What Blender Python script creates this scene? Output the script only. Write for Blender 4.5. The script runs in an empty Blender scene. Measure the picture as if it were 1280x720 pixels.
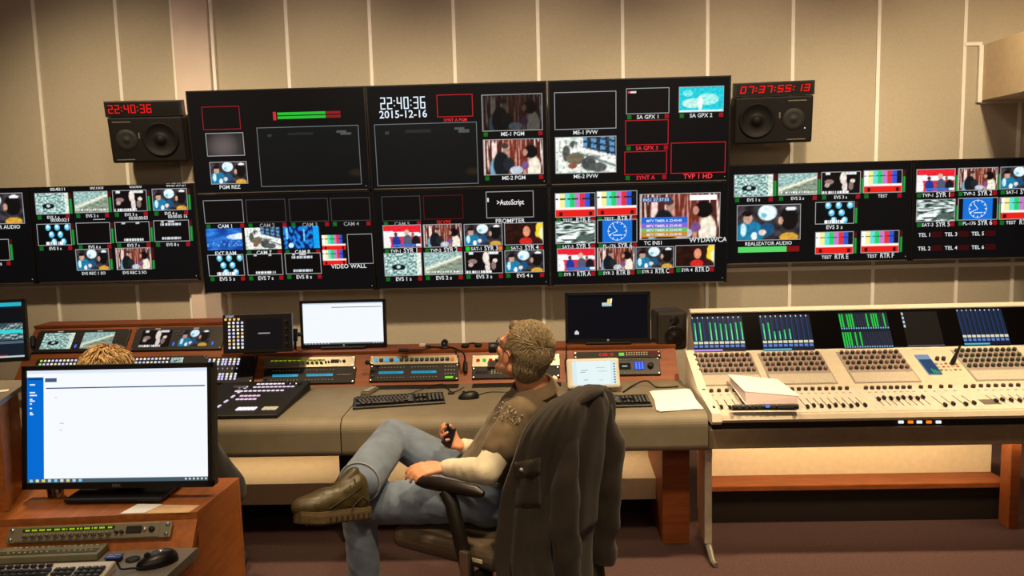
import bpy, bmesh, math, random
from mathutils import Vector, Matrix, noise
random.seed(7)
S = bpy.context.scene
COL = S.collection
# ---------------------------------------------------------------- camera
H = 1.75; FPX = 1000.0
PITCH, ROLL, YAW = math.radians(6.4), math.radians(-1.43), math.radians(-1.6)
_F0 = Vector((math.sin(YAW), math.cos(YAW), 0)); _R0 = Vector((math.cos(YAW), -math.sin(YAW), 0)); _Z = Vector((0, 0, 1))
CF = _F0*math.cos(PITCH) - _Z*math.sin(PITCH); _U2 = _F0*math.sin(PITCH) + _Z*math.cos(PITCH)
CR = _R0*math.cos(ROLL) + _U2*math.sin(ROLL); CU = -_R0*math.sin(ROLL) + _U2*math.cos(ROLL)
EYE = Vector((0, 0, H))
cd = bpy.data.cameras.new('camera'); cam = bpy.data.objects.new('camera', cd); COL.objects.link(cam)
cd.sensor_width = 36; cd.lens = 36*FPX/1280; cd.clip_start = 0.05; cd.clip_end = 60
m = Matrix.Identity(4)
for i in range(3):
    m[i][0] = CR[i]; m[i][1] = CU[i]; m[i][2] = -CF[i]; m[i][3] = EYE[i]
cam.matrix_world = m
S.camera = cam
# ---------------------------------------------------------------- colour management, world, lights
S.view_settings.view_transform = 'Standard'; S.view_settings.look = 'None'
S.view_settings.exposure = 0.0; S.view_settings.gamma = 1.0; S.view_settings.use_curve_mapping = False
w = bpy.data.worlds.new('world'); S.world = w; w.use_nodes = True
w.node_tree.nodes['Background'].inputs[0].default_value = (0.55, 0.42, 0.5, 1)
w.node_tree.nodes['Background'].inputs[1].default_value = 0.05
def spot(name, loc, target, power, col, ang, blend, r):
    l = bpy.data.lights.new(name, 'SPOT'); l.energy = power; l.color = col; l.spot_size = math.radians(ang); l.spot_blend = blend; l.shadow_soft_size = r
    o = bpy.data.objects.new(name, l); COL.objects.link(o); o.location = loc
    o.rotation_euler = (Vector(target)-Vector(loc)).to_track_quat('-Z', 'Y').to_euler(); return o
def area(name, loc, target, power, col, sx, sy):
    l = bpy.data.lights.new(name, 'AREA'); l.shape = 'RECTANGLE'; l.size = sx; l.size_y = sy; l.energy = power; l.color = col
    o = bpy.data.objects.new(name, l); COL.objects.link(o); o.location = loc
    o.rotation_euler = (Vector(target)-Vector(loc)).to_track_quat('-Z', 'Y').to_euler(); return o
WARM = (1.0, 0.73, 0.42)
for x in (-2.9, -1.45, 0.0, 1.45, 2.9):
    spot('wall_washer', (x, 3.5, 3.5), (x*1.02, 5.87, 1.6), 255, (1.0, 0.77, 0.49), 72, 1.0, 0.10)
for x, e in ((-2.0, 270), (0.0, 300), (1.7, 440), (3.0, 300)):
    spot('downlight', (x, 3.2, 3.6), (x, 3.55, 0.0), e, WARM, 64, 0.7, 0.10)
area('wall_top_fill', (0.3, 3.4, 3.7), (0.3, 5.87, 3.0), 14, (1.0, 0.66, 0.72), 6.0, 0.5)  # added pinkish fill, raises the top of the back wall
spot('downlight', (-1.0, 1.2, 3.6), (-1.0, 2.1, 0.8), 110, WARM, 60, 0.8, 0.10)
spot('downlight', (0.5, 1.3, 3.6), (-0.1, 2.95, 0.75), 260, WARM, 46, 0.8, 0.10)  # added spot to brighten the seated man, apart from the room's own downlights
spot('downlight', (1.6, 4.2, 3.6), (4.0, 4.9, 2.75), 170, WARM, 60, 0.9, 0.10)  # extra spot added to brighten the left face of the soffit
area('room_glow', (0.0, -1.4, 3.0), (0.0, 4.5, 0.4), 32, (1.0, 0.76, 0.55), 6.0, 0.8)
spot('lavender_lamp', (3.6, 4.6, 3.6), (4.3, 5.87, 3.3), 16, (0.62, 0.55, 1.0), 70, 1.0, 0.1)
area('under_desk_fill', (1.6, 3.98, 0.52), (1.6, 4.25, 0.22), 7, WARM, 2.0, 0.05)  # added fill for the cream panel under the mixer, no known fitting
area('under_desk_fill', (-0.6, 4.28, 0.54), (-0.6, 4.28, 0.2), 4.5, WARM, 2.8, 0.05)  # added fill for the cream shelf tops under the desks, no known fitting
area('behind_console_light', (0.2, 5.3, 0.60), (0.2, 5.87, 0.75), 2, WARM, 5.5, 0.05)
# ---------------------------------------------------------------- pixel helpers (1280x720 frame)
def ray(px, py): return CF + CR*((px-640)/FPX) - CU*((py-360)/FPX)
def W(px, py, Y):
    d = ray(px, py); return EYE + d*(Y/d.y)
def Wz(px, py, z):
    d = ray(px, py); return EYE + d*((z-H)/d.z)
def lin(c): return c/12.92 if c <= 0.04045 else ((c+0.055)/1.055)**2.4
def rgb(c): return (lin(c[0]), lin(c[1]), lin(c[2]), 1.0)
def c255(r, g, b): return (r/255, g/255, b/255)
class Fr:
    """a flat working plane: local x right, z up, -y towards the viewer"""
    def __init__(s, o, tilt=0.0, yaw=0.0, roll=0.0):
        s.M = Matrix.Translation(o) @ Matrix.Rotation(yaw, 4, 'Z') @ Matrix.Rotation(tilt, 4, 'X') @ Matrix.Rotation(roll, 4, 'Y'); s.I = s.M.inverted()
    def p(s, px, py, y=0.0):
        o = s.I @ EYE; d = s.I.to_3x3() @ ray(px, py); t = (y-o.y)/d.y; q = o + d*t; return (q.x, q.z)
    def w(s, x, y, z): return s.M @ Vector((x, y, z))
# ---------------------------------------------------------------- materials
MATS = {}
def mat(name, col, rough=0.6, metal=0.0, var=0.12, scale=20, bump=0.0, bscale=None, coat=0.0, spec=0.5, stretch=None):
    if name in MATS: return MATS[name]
    m = bpy.data.materials.new(name); m.use_nodes = True; nt = m.node_tree; b = nt.nodes['Principled BSDF']
    b.inputs['Roughness'].default_value = rough; b.inputs['Metallic'].default_value = metal
    b.inputs['Coat Weight'].default_value = coat; b.inputs['Specular IOR Level'].default_value = spec
    tc = nt.nodes.new('ShaderNodeTexCoord'); mp = nt.nodes.new('ShaderNodeMapping'); nt.links.new(tc.outputs['Object'], mp.inputs['Vector'])
    if stretch: mp.inputs['Scale'].default_value = stretch
    n = nt.nodes.new('ShaderNodeTexNoise'); n.inputs['Scale'].default_value = scale; n.inputs['Detail'].default_value = 4
    nt.links.new(mp.outputs[0], n.inputs['Vector'])
    r = nt.nodes.new('ShaderNodeValToRGB'); c = rgb(col)
    r.color_ramp.elements[0].position = 0.3; r.color_ramp.elements[1].position = 0.7
    r.color_ramp.elements[0].color = (c[0]*(1-var), c[1]*(1-var), c[2]*(1-var), 1)
    r.color_ramp.elements[1].color = (min(1, c[0]*(1+var)), min(1, c[1]*(1+var)), min(1, c[2]*(1+var)), 1)
    nt.links.new(n.outputs['Fac'], r.inputs['Fac']); nt.links.new(r.outputs[0], b.inputs['Base Color'])
    if bump:
        n2 = nt.nodes.new('ShaderNodeTexNoise'); n2.inputs['Scale'].default_value = bscale or scale*4; n2.inputs['Detail'].default_value = 3
        nt.links.new(mp.outputs[0], n2.inputs['Vector'])
        bp = nt.nodes.new('ShaderNodeBump'); bp.inputs['Strength'].default_value = bump; bp.inputs['Distance'].default_value = 0.004
        nt.links.new(n2.outputs['Fac'], bp.inputs['Height']); nt.links.new(bp.outputs[0], b.inputs['Normal'])
    MATS[name] = m; return m
def attr_mat(name, emit, rough):
    m = bpy.data.materials.new(name); m.use_nodes = True; nt = m.node_tree; b = nt.nodes['Principled BSDF']
    a = nt.nodes.new('ShaderNodeAttribute'); a.attribute_name = 'Col'
    b.inputs['Roughness'].default_value = rough
    if emit:
        b.inputs['Base Color'].default_value = (0.004, 0.004, 0.005, 1)
        nt.links.new(a.outputs['Color'], b.inputs['Emission Color']); b.inputs['Emission Strength'].default_value = emit
        b.inputs['Specular IOR Level'].default_value = 0.06
    else:
        n = nt.nodes.new('ShaderNodeTexNoise'); n.inputs['Scale'].default_value = 30
        mx = nt.nodes.new('ShaderNodeMix'); mx.data_type = 'RGBA'; mx.blend_type = 'MULTIPLY'; mx.inputs[0].default_value = 0.15
        nt.links.new(a.outputs['Color'], mx.inputs[6]); nt.links.new(n.outputs['Color'], mx.inputs[7]); nt.links.new(mx.outputs[2], b.inputs['Base Color'])
    MATS[name] = m; return m
LIT = attr_mat('lit_surface', 1.0, 0.35); PAINT = attr_mat('painted_surface', 0, 0.5)
MW = mat('wood_veneer', c255(138, 74, 34), 0.5, var=0.22, scale=6, stretch=(1.2, 9, 9), bump=0.04, coat=0.0, spec=.35)
MWF = mat('foreground_wood', c255(172, 100, 46), 0.38, var=0.2, scale=6, stretch=(9, 1.2, 9), bump=0.04, coat=0.15)
MWALL = mat('fabric_wall', c255(188, 178, 156), 0.9, var=0.05, scale=60, bump=0.25, bscale=320)
MSTRIP = mat('wall_strip', c255(250, 246, 236), 0.5, var=0.03)
MCOLM = mat('wall_column', c255(226, 208, 194), 0.7, var=0.03, scale=10)
MCREAM = mat('cream_panel', c255(226, 206, 172), 0.75, var=0.05, scale=30)
MCARP = mat('carpet', c255(78, 54, 52), 0.95, var=0.25, scale=90, bump=0.5, bscale=300)
MCEIL = mat('ceiling_paint', c255(170, 160, 155), 0.9, var=0.04)
MBLK = mat('black_plastic', c255(15, 13, 13), 0.45, var=0.15, scale=15)
MBLKM = mat('matte_black', c255(13, 11, 11), 0.65, var=0.15, scale=15)
MGLOSS = mat('glossy_black', c255(11, 10, 10), 0.35, var=0.1)
MBEZEL = mat('display_black', c255(16, 14, 14), 0.35, var=0.1)
MDESK = mat('desk_vinyl', c255(126, 117, 98), 0.58, var=0.08, scale=12, bump=0.12, bscale=250)
MDESK2 = mat('grey_desk_laminate', c255(128, 120, 108), 0.5, var=0.06, scale=25)
MSIL = mat('silver_panel', c255(146, 140, 120), 0.38, 0.55, var=0.05)
MSTEEL = mat('steel', c255(190, 188, 182), 0.28, 0.9, var=0.05)
MWHITE = mat('white_plastic', c255(232, 226, 212), 0.45, var=0.03)
MMIX = mat('mixer_shell', c255(236, 230, 212), 0.42, var=0.03, scale=8)
MMIXD = mat('mixer_greige', c255(206, 196, 176), 0.45, var=0.05, scale=30)
MPAPER = mat('paper', c255(250, 248, 240), 0.8, var=0.02)
MGREY = mat('grey_metal', c255(132, 126, 116), 0.4, 0.4, var=0.06)
MKNOB = mat('knob_dark', c255(58, 46, 44), 0.35, var=0.1)
MRUB = mat('rubber', c255(30, 29, 28), 0.8, var=0.1)
# ---------------------------------------------------------------- mesh builder
_tc = {}
def text_data(s):
    if s in _tc: return _tc[s]
    cu = bpy.data.curves.new('t', 'FONT'); cu.body = s; cu.resolution_u = 2; cu.size = 1; cu.offset = 0.012
    o = bpy.data.objects.new('t', cu); COL.objects.link(o)
    dg = bpy.context.evaluated_depsgraph_get(); e = o.evaluated_get(dg); me = e.to_mesh()
    vs = [v.co.copy() for v in me.vertices]; fs = [tuple(p.vertices) for p in me.polygons]; e.to_mesh_clear()
    bpy.data.objects.remove(o); bpy.data.curves.remove(cu)
    x0 = min(v.x for v in vs); x1 = max(v.x for v in vs); 
    _tc[s] = ([(v.x-(x0+x1)/2, v.y) for v in vs], fs, x1-x0); return _tc[s]
_bc = {}
def box_data(size, bev, seg):
    k = (tuple(round(a, 5) for a in size), round(bev, 5), seg)
    if k in _bc: return _bc[k]
    bm = bmesh.new(); bmesh.ops.create_cube(bm, size=1)
    for v in bm.verts: v.co = Vector((v.co.x*size[0], v.co.y*size[1], v.co.z*size[2]))
    if bev > 0:
        bmesh.ops.bevel(bm, geom=bm.edges[:], offset=min(bev, min(size)*0.49), segments=seg, profile=0.5, affect='EDGES')
    bm.verts.index_update(); d = ([v.co.copy() for v in bm.verts], [tuple(v.index for v in f.verts) for f in bm.faces]); bm.free(); _bc[k] = d; return d
SEG7 = {'0': 'abcdef', '1': 'bc', '2': 'abged', '3': 'abgcd', '4': 'fgbc', '5': 'afgcd', '6': 'afgedc', '7': 'abc', '8': 'abcdefg', '9': 'abcdfg', '-': 'g'}
class MB:
    def __init__(s): s.v = []; s.f = []; s.mi = []; s.c = []; s.sm = []
    def add(s, vs, fs, m=0, col=(1, 1, 1), smooth=False, M=None, vc=None):
        b = len(s.v)
        s.v += [tuple(M @ Vector(v)) if M is not None else tuple(v) for v in vs]
        lc = rgb(col) if vc is None else None
        for f in fs:
            s.f.append(tuple(i+b for i in f)); s.mi.append(m); s.sm.append(smooth)
            s.c.append(lc if vc is None else [vc[i] for i in f])
        return s
    def box(s, c, size, m=0, col=(1, 1, 1), bev=0.0, seg=2, M=None):
        v, f = box_data(size, bev, seg); T = Matrix.Translation(c); T = M @ T if M is not None else T
        return s.add(v, f, m, col, False, T)
    def bx(s, a, b, m=0, col=(1, 1, 1), bev=0.0, M=None):
        return s.box([(a[i]+b[i])/2 for i in range(3)], [abs(b[i]-a[i]) for i in range(3)], m, col, bev, 2, M)
    def quad(s, x0, z0, x1, z1, y, m=0, col=(1, 1, 1), M=None):
        return s.add([(x0, y, z0), (x1, y, z0), (x1, y, z1), (x0, y, z1)], [(0, 1, 2, 3)], m, col, False, M)
    def cyl(s, p0, p1, r0, r1=None, n=16, m=0, col=(1, 1, 1), M=None, smooth=True):
        r1 = r0 if r1 is None else r1; return s.loft([(p0, r0), (p1, r1)], n, m, col, M, smooth)
    def loft(s, pts, n=10, m=0, col=(1, 1, 1), M=None, smooth=True):
        P = [Vector(p) for p, r in pts]; R = [r for p, r in pts]; vs = []; fs = []
        t = (P[1]-P[0]).normalized(); a = t.orthogonal().normalized()
        for i, p in enumerate(P):
            if i == 0: t = P[1]-P[0]
            elif i == len(P)-1: t = P[-1]-P[-2]
            else: t = (P[i+1]-P[i]).normalized()+(P[i]-P[i-1]).normalized()
            if t.length < 1e-9: t = Vector((0, 0, 1))
            t.normalize(); a = (a - t*a.dot(t)); a = a.normalized() if a.length > 1e-6 else t.orthogonal().normalized(); b = t.cross(a)
            for k in range(n):
                th = 2*math.pi*k/n; vs.append(p + (a*math.cos(th)+b*math.sin(th))*R[i])
        for i in range(len(P)-1):
            for k in range(n):
                fs.append((i*n+k, i*n+(k+1) % n, (i+1)*n+(k+1) % n, (i+1)*n+k))
        s.add(vs, fs, m, col, smooth, M)
        s.add(vs[:n], [tuple(range(n))[::-1]], m, col, False, M); s.add(vs[-n:], [tuple(range(n))], m, col, False, M); return s
    def tube(s, pts, r, n=8, m=0, col=(1, 1, 1), M=None): return s.loft([(p, r) for p in pts], n, m, col, M)
    def lathe(s, prof, n=20, m=0, col=(1, 1, 1), M=None, smooth=True):
        vs = []; fs = []
        for r, z in prof:
            for k in range(n):
                t = 2*math.pi*k/n; vs.append((r*math.cos(t), r*math.sin(t), z))
        for i in range(len(prof)-1):
            for k in range(n): fs.append((i*n+k, i*n+(k+1) % n, (i+1)*n+(k+1) % n, (i+1)*n+k))
        return s.add(vs, fs, m, col, smooth, M)
    def prism(s, prof, x0, x1, m=0, col=(1, 1, 1), smooth=False, M=None):
        n = len(prof); vs = [(x0, y, z) for y, z in prof]+[(x1, y, z) for y, z in prof]
        fs = [(i, (i+1) % n, n+(i+1) % n, n+i) for i in range(n)]
        s.add(vs, fs, m, col, smooth, M); s.add(vs, [tuple(range(n))[::-1], tuple(range(n, 2*n))], m, col, False, M); return s
    def text(s, t, x, z, h, y, col=(1, 1, 1), m=0, wmax=None, M=None, skew=0):
        vs, fs, wd = text_data(t); k = h/0.7; kx = k
        if wmax and wd*k > wmax: kx = wmax/wd
        return s.add([(x+a*kx+skew*b*k, y, z-h/2+b*k) for a, b in vs], fs, m, col, False, M)
    def seg7(s, t, x0, z0, x1, z1, y, col, th=0.16, skew=0.0, m=0, M=None):
        n = sum(0.45 if ch in ':. ' else 1 for ch in t); cw = (x1-x0)/n; h = z1-z0; x = x0
        for ch in t:
            if ch in ':. ':
                if ch == ':':
                    for fz in (0.3, 0.7):
                        xx = x+cw*0.2+skew*fz*h; zz = z0+fz*h; d = cw*0.09; s.quad(xx-d, zz-d, xx+d, zz+d, y, m, col, M)
                x += cw*0.45; continue
            W_ = cw*0.74; t_ = cw*th; hh = h/2
            R = {'a': (0, h-t_, W_, h), 'd': (0, 0, W_, t_), 'g': (0, hh-t_/2, W_, hh+t_/2), 'f': (0, hh, t_, h), 'b': (W_-t_, hh, W_, h), 'e': (0, 0, t_, hh), 'c': (W_-t_, 0, W_, hh)}
            for q in SEG7[ch]:
                a, b, c, d = R[q]; ox = x+cw*0.12
                s.add([(ox+a+skew*b, y, z0+b), (ox+c+skew*b, y, z0+b), (ox+c+skew*d, y, z0+d), (ox+a+skew*d, y, z0+d)], [(0, 1, 2, 3)], m, col, False, M)
            x += cw
        return s
    def image(s, x0, z0, x1, z1, y, fn, nx, nz, m=0, M=None, gain=1.0):
        vs = []; vc = []; fs = []
        for j in range(nz+1):
            for i in range(nx+1):
                u = i/nx; v = j/nz; vs.append((x0+(x1-x0)*u, y, z1+(z0-z1)*v)); c = fn(u, v)
                vc.append(rgb([min(1, max(0, q*gain)) for q in c]))
        for j in range(nz):
            for i in range(nx):
                a = j*(nx+1)+i; fs.append((a+nx+1, a+nx+2, a+1, a))
        return s.add(vs, fs, m, (1, 1, 1), False, M, vc)
    def line(s, pts, wd, y, col, m=0, closed=False, M=None):
        P = list(pts)+([pts[0]] if closed else [])
        for (ax, az), (bx_, bz) in zip(P, P[1:]):
            d = math.hypot(bx_-ax, bz-az) or 1e-6; nx, nz = -(bz-az)/d*wd/2, (bx_-ax)/d*wd/2; ex, ez = (bx_-ax)/d*wd/2, (bz-az)/d*wd/2
            s.add([(ax-nx-ex, y, az-nz-ez), (bx_-nx+ex, y, bz-nz+ez), (bx_+nx+ex, y, bz+nz+ez), (ax+nx-ex, y, az+nz-ez)], [(0, 1, 2, 3)], m, col, False, M)
        return s
    def rframe(s, x0, z0, x1, z1, wd, y, col, m=0, M=None): return s.line([(x0, z0), (x1, z0), (x1, z1), (x0, z1)], wd, y, col, m, True, M)
    def mesh(s, name, mats):
        me = bpy.data.meshes.new(name); me.from_pydata(s.v, [], s.f)
        for q in (mats if isinstance(mats, (list, tuple)) else [mats]): me.materials.append(q)
        me.polygons.foreach_set('material_index', s.mi); me.polygons.foreach_set('use_smooth', s.sm)
        ca = me.color_attributes.new('Col', 'FLOAT_COLOR', 'CORNER'); buf = []
        for f, c in zip(s.f, s.c):
            for k in range(len(f)): buf += list(c) if not isinstance(c, list) else list(c[k])
        ca.data.foreach_set('color', buf); me.update(); return me
    def build(s, name, mats, parent=None, label=None, M=None):
        o = bpy.data.objects.new(name, s.mesh(name, mats)); COL.objects.link(o)
        if parent: o.parent = parent
        if M is not None: o.matrix_world = M
        if label: o['label'] = label
        return o
def tag(o, label=None, cat=None, group=None, kind=None):
    if label: o['label'] = label
    if cat: o['category'] = cat
    if group: o['group'] = group
    if kind: o['kind'] = kind
    return o
def thing(name, label, cat, M, group=None):
    o = bpy.data.objects.new(name, None); o.empty_display_size = 0.05; COL.objects.link(o)
    o.matrix_world = M if isinstance(M, Matrix) else Matrix.Translation(M)
    return tag(o, label, cat, group)
def struct(name, mb, mats): return tag(mb.build(name, mats), kind='structure')
def inst(me, name, parent, loc, rot=None):
    o = bpy.data.objects.new(name, me); COL.objects.link(o); o.parent = parent
    o.location = loc
    if rot: o.rotation_euler = rot
    return o
# ================================================================ STRUCTURE
D = 5.87; STP = 0.6; X0 = -0.0909*5.87
def sx(k): return X0+STP*k
struct('floor', MB().bx((-4.6, -1.8, -0.1), (4.6, D+0.2, 0)), MCARP)
struct('ceiling', MB().bx((-4.6, -1.8, 3.75), (4.6, D+0.2, 3.85)), MCEIL)
struct('wall_back', MB().bx((-4.6, D, 0), (4.6, D+0.15, 3.75)), MWALL)
struct('wall_left', MB().bx((-4.7, -1.8, 0), (-4.6, D, 3.75)), MWALL)
struct('wall_right', MB().bx((4.6, -1.8, 0), (4.7, D, 3.75)), MWALL)
struct('wall_front', MB().bx((-4.6, -1.9, 0), (4.6, -1.8, 3.75)), MCEIL)
n = 1
XL = -0.0964*5.87
for k in range(-6, 7):
    x = XL+STP*k if k < -2 else sx(k)
    if k == -3: continue
    struct('trim_%d' % n, MB().bx((x-0.012, D-0.008, 0), (x+0.012, D, 3.75)), MSTRIP); n += 1
hz = W(920, 337.5, D).z
struct('trim_%d' % n, MB().bx((-4.6, D-0.006, hz-0.014), (4.6, D, hz+0.014)), MSTRIP); n += 1
# column
cx0 = W(213, 0, D-0.06).x; cx1 = W(257, 0, D-0.06).x
struct('trim_%d' % n, MB().bx((cx0, D-0.06, 0), (cx1, D, 3.75), bev=0.004), MCOLM); n += 1
for xx in (cx0-0.014, cx1+0.016):
    struct('trim_%d' % n, MB().bx((xx-0.012, D-0.03, 0), (xx+0.012, D, 3.75)), MSTRIP); n += 1
# soffit (boxed duct coming out of the back wall)
q0 = W(1227, 57, D); q1 = W(1227, 126, D)
struct('trim_%d' % n, MB().bx((q0.x, 2.2, q1.z), (4.6, D, q0.z)), MCREAM); n += 1
struct('trim_%d' % n, MB().bx((q0.x-0.028, D-0.03, q1.z-0.012), (q0.x, D, q0.z)), MSTRIP); n += 1
struct('trim_%d' % n, MB().bx((sx(6), D-0.012, q0.z), (q0.x, D, q0.z+0.024)), MSTRIP); n += 1
struct('trim_%d' % n, MB().bx((q0.x, D-0.012, q1.z-0.022), (4.6, D, q1.z-0.001)), MSTRIP); n += 1
xx = W(1273, 160, D).x
struct('trim_%d' % n, MB().bx((xx-0.012, D-0.01, 0), (xx+0.012, D, q1.z-0.022)), MSTRIP); n += 1
# ================================================================ SCREEN PICTURES
def cl(x): return 0 if x < 0 else 1 if x > 1 else x
def mix(a, b, t): return (a[0]+(b[0]-a[0])*t, a[1]+(b[1]-a[1])*t, a[2]+(b[2]-a[2])*t)
def ell(u, v, cx, cy, rx, ry, s=0.25): return cl((1-((u-cx)/rx)**2-((v-cy)/ry)**2)/s)
def ns(a, b, o=0.0): return cl(noise.noise(Vector((a, b, o)))*0.9+0.5)
def layers(u, v, base, L):
    c = base
    for (col, cx, cy, rx, ry) in L: c = mix(c, col, ell(u, v, cx, cy, rx, ry))
    return c
def p_black(u, v): return (0.03, 0.025, 0.03)
def p_studio(u, v):
    s = ns(u*34, v*1.5); b = mix((0.30, 0.13, 0.10), (0.92, 0.80, 0.76), cl((s-0.48)*4))
    if 0.33 < u < 0.75: b = mix(b, (0.55, 0.22, 0.14), 0.45)
    return layers(u, v, b, [((0.45, 0.62, 0.72), .2, .85, .1, .35), ((0.07, 0.09, 0.11), .3, .72, .15, .4), ((0.12, 0.14, 0.16), .42, .7, .1, .2), ((0.66, 0.5, 0.45), .38, .27, .06, .12), ((0.25, 0.2, 0.18), .36, .18, .07, .08),
        ((0.9, 0.86, 0.78), .85, .85, .12, .38), ((0.45, 0.3, 0.5), .7, .75, .07, .12), ((0.06, 0.04, 0.05), .8, .36, .12, .2), ((0.72, 0.52, 0.45), .7, .38, .04, .1), ((0.7, 0.75, 0.8), .55, .88, .12, .12)])
def p_stands(u, v):
    b = mix((0.25, 0.42, 0.42), (0.88, 0.97, 0.92), cl((ns(u*15, v*11)*.6+ns(u*31, v*24, 6)*.4-0.25)*1.9)); b = mix(b, (0.93, 0.95, 0.88), 0.7 if u > .88 else 0)
    return layers(u, v, b, [((0.04, 0.06, 0.06), .38, .62, .2, .14), ((0.7, 0.8, 0.8), .38, .6, .06, .08)])
def p_bank(u, v):
    d = v-(0.75-0.6*u); b = mix((0.38, 0.44, 0.40), (0.62, 0.66, 0.56), ns(u*8, v*14))
    if d < 0: b = mix((0.75, 0.86, 0.85), (0.3, 0.45, 0.42), ns(u*14, v*14, 3)*0.8)
    b = mix(b, (0.95, 0.93, 0.82), cl(1-abs(d-0.03)*9))
    if 0.84 < v < 0.9 and ns(u*30, 1) > .5: b = (0.95, 0.95, 0.95)
    return b
def p_singer(u, v):
    b = (0.05, 0.035, 0.04)
    b = layers(u, v, b, [((0.9, 0.84, 0.8), .56, .28, .09, .3), ((0.85, 0.8, 0.78), .6, .7, .07, .35), ((0.55, 0.45, 0.42), .2, .45, .13, .12), ((0.7, 0.62, 0.6), .15, .6, .07, .1), ((0.9, 0.82, 0.76), .8, .42, .07, .1), ((0.5, 0.42, 0.4), .76, .65, .07, .2)])
    if v > .86 and ns(u*34, 2) > .48 and u < .75: b = (0.95, 0.95, 0.95)
    if v < .14 and (.1 < u < .22 or .62 < u < .9): b = (0.85, 0.85, 0.85)
    return b
def p_players(u, v):
    b = mix((0.1, 0.09, 0.1), (0.28, 0.25, 0.27), ns(u*7, v*6))
    return layers(u, v, b, [((0.85, 0.93, 0.96), .48, .22, .16, .24), ((0.45, 0.75, 0.85), .42, .3, .05, .08), ((0.1, 0.45, 0.6), .2, .8, .25, .38), ((0.75, 0.9, 0.95), .1, .7, .05, .2), ((0.9, 0.95, 0.98), .27, .88, .05, .12),
        ((0.75, 0.58, 0.5), .17, .38, .08, .16), ((0.08, 0.05, 0.05), .16, .24, .09, .08), ((0.1, 0.3, 0.45), .48, .7, .12, .2), ((0.9, 0.8, 0.75), .4, .78, .06, .09), ((0.06, 0.05, 0.05), .82, .4, .15, .36), ((0.75, 0.58, 0.5), .69, .46, .04, .12), ((0.8, 0.6, 0.2), .82, .93, .16, .14), ((0.92, 0.94, 0.95), .85, .12, .09, .06)])
def p_balls(u, v):
    b = (0.02, 0.03, 0.035)
    for cx, cy in ((.33, .16), (.6, .16), (.9, .16), (.42, .5), (.68, .5), (.48, .84), (.76, .84)):
        b = mix(b, (0.35, 0.75, 0.9), ell(u, v, cx, cy, .085, .16)); b = mix(b, (0.85, 0.97, 1), ell(u, v, cx-.01, cy-.04, .045, .08))
    if v > .84 and .22 < u < .75 and ns(u*34, 5) > .42: b = (0.95, 0.97, 1)
    return b
def p_txt_low(u, v):
    if .82 < v < .95 and .22 < u < .8 and ns(u*34, 7) > .4: return (0.92, 0.94, 0.95)
    if v < .1 and (.2 < u < .3 or .62 < u < .72): return (0.8, 0.8, 0.82)
    return (0.02, 0.02, 0.025)
def p_txt_two(u, v):
    if .14 < v < .24 and .18 < u < .78 and ns(u*34, 8) > .4: return (0.85, 0.87, 0.9)
    if .8 < v < .9 and .2 < u < .75 and ns(u*34, 9) > .4: return (0.85, 0.87, 0.9)
    if v < .08 and (.2 < u < .3 or .4 < u < .6): return (0.8, 0.8, 0.82)
    return (0.02, 0.02, 0.025)
BARS = [(1, 1, 1), (0.98, 0.95, 0.62), (0.4, 0.9, 0.85), (0.15, 0.82, 0.45), (0.8, 0.5, 0.8), (0.9, 0.2, 0.25), (0.2, 0.35, 0.85), (0.05, 0.06, 0.1)]
def p_bars(u, v):
    if v < .6:
        if .22 < v < .27 and ns(u*16, 4) > .42: return (0.1, 0.12, 0.1)
        return BARS[min(7, int(u*8))]
    if v < .7: return (1, 0.97, 0.93)
    if .78 < v < .95 and (.1 < u < .17 or .85 < u < .92): return (0.25, 0.03, 0.02)
    return (0.93, 0.13, 0.1)
def p_redtalk(u, v):
    b = (0.86, 0.12, 0.18) if v < .25+.1*u else (0.95, 0.93, 0.95) if v < .5 else (0.8, 0.2, 0.25)
    b = layers(u, v, b, [((0.95, 0.9, 0.9), .08, .8, .12, .4), ((0.12, 0.2, 0.55), .34, .75, .12, .3), ((0.35, 0.2, 0.18), .33, .4, .05, .1), ((0.3, 0.33, 0.42), .64, .75, .13, .35), ((0.8, 0.65, 0.58), .62, .32, .07, .13), ((0.1, 0.08, 0.1), .86, .75, .12, .3), ((0.5, 0.35, 0.3), .78, .42, .04, .1)])
    if .84 < v < .94 and u > .25: b = (0.2, 0.4, 0.75) if u < .85 else (0.85, 0.9, 1)
    return b
def p_movie(u, v):
    b = mix((0.1, 0.04, 0.03), (0.2, 0.08, 0.05), ns(u*5, v*5))
    b = layers(u, v, b, [((0.95, 0.8, 0.2), .95, .4, .17, .5), ((0.98, 0.93, 0.7), .98, .5, .08, .3), ((0.16, 0.07, 0.06), .66, .3, .17, .36), ((0.2, 0.08, 0.08), .72, .95, .3, .35), ((0.78, 0.14, 0.12), .55, .86, .18, .2), ((0.85, 0.55, 0.42), .57, .4, .1, .26)])
    return b
def p_rink(u, v):
    b = mix((0.15, 0.2, 0.18), (0.85, 0.93, 0.9), cl((ns(u*5, v*15)-.35)*2.6)); b = layers(u, v, b, [((0.95, 0.98, 0.96), .35, .72, .32, .1), ((0.3, 0.36, 0.33), .75, .78, .25, .16)])
    return mix(b, (0.98, 1, 0.99), cl(1-abs(v-.42-.05*math.sin(u*6))*22))
def p_clock(u, v):
    if u < .13 or u > .87: return (0.03, 0.04, 0.05)
    return (0.08, 0.45, 0.85)
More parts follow.
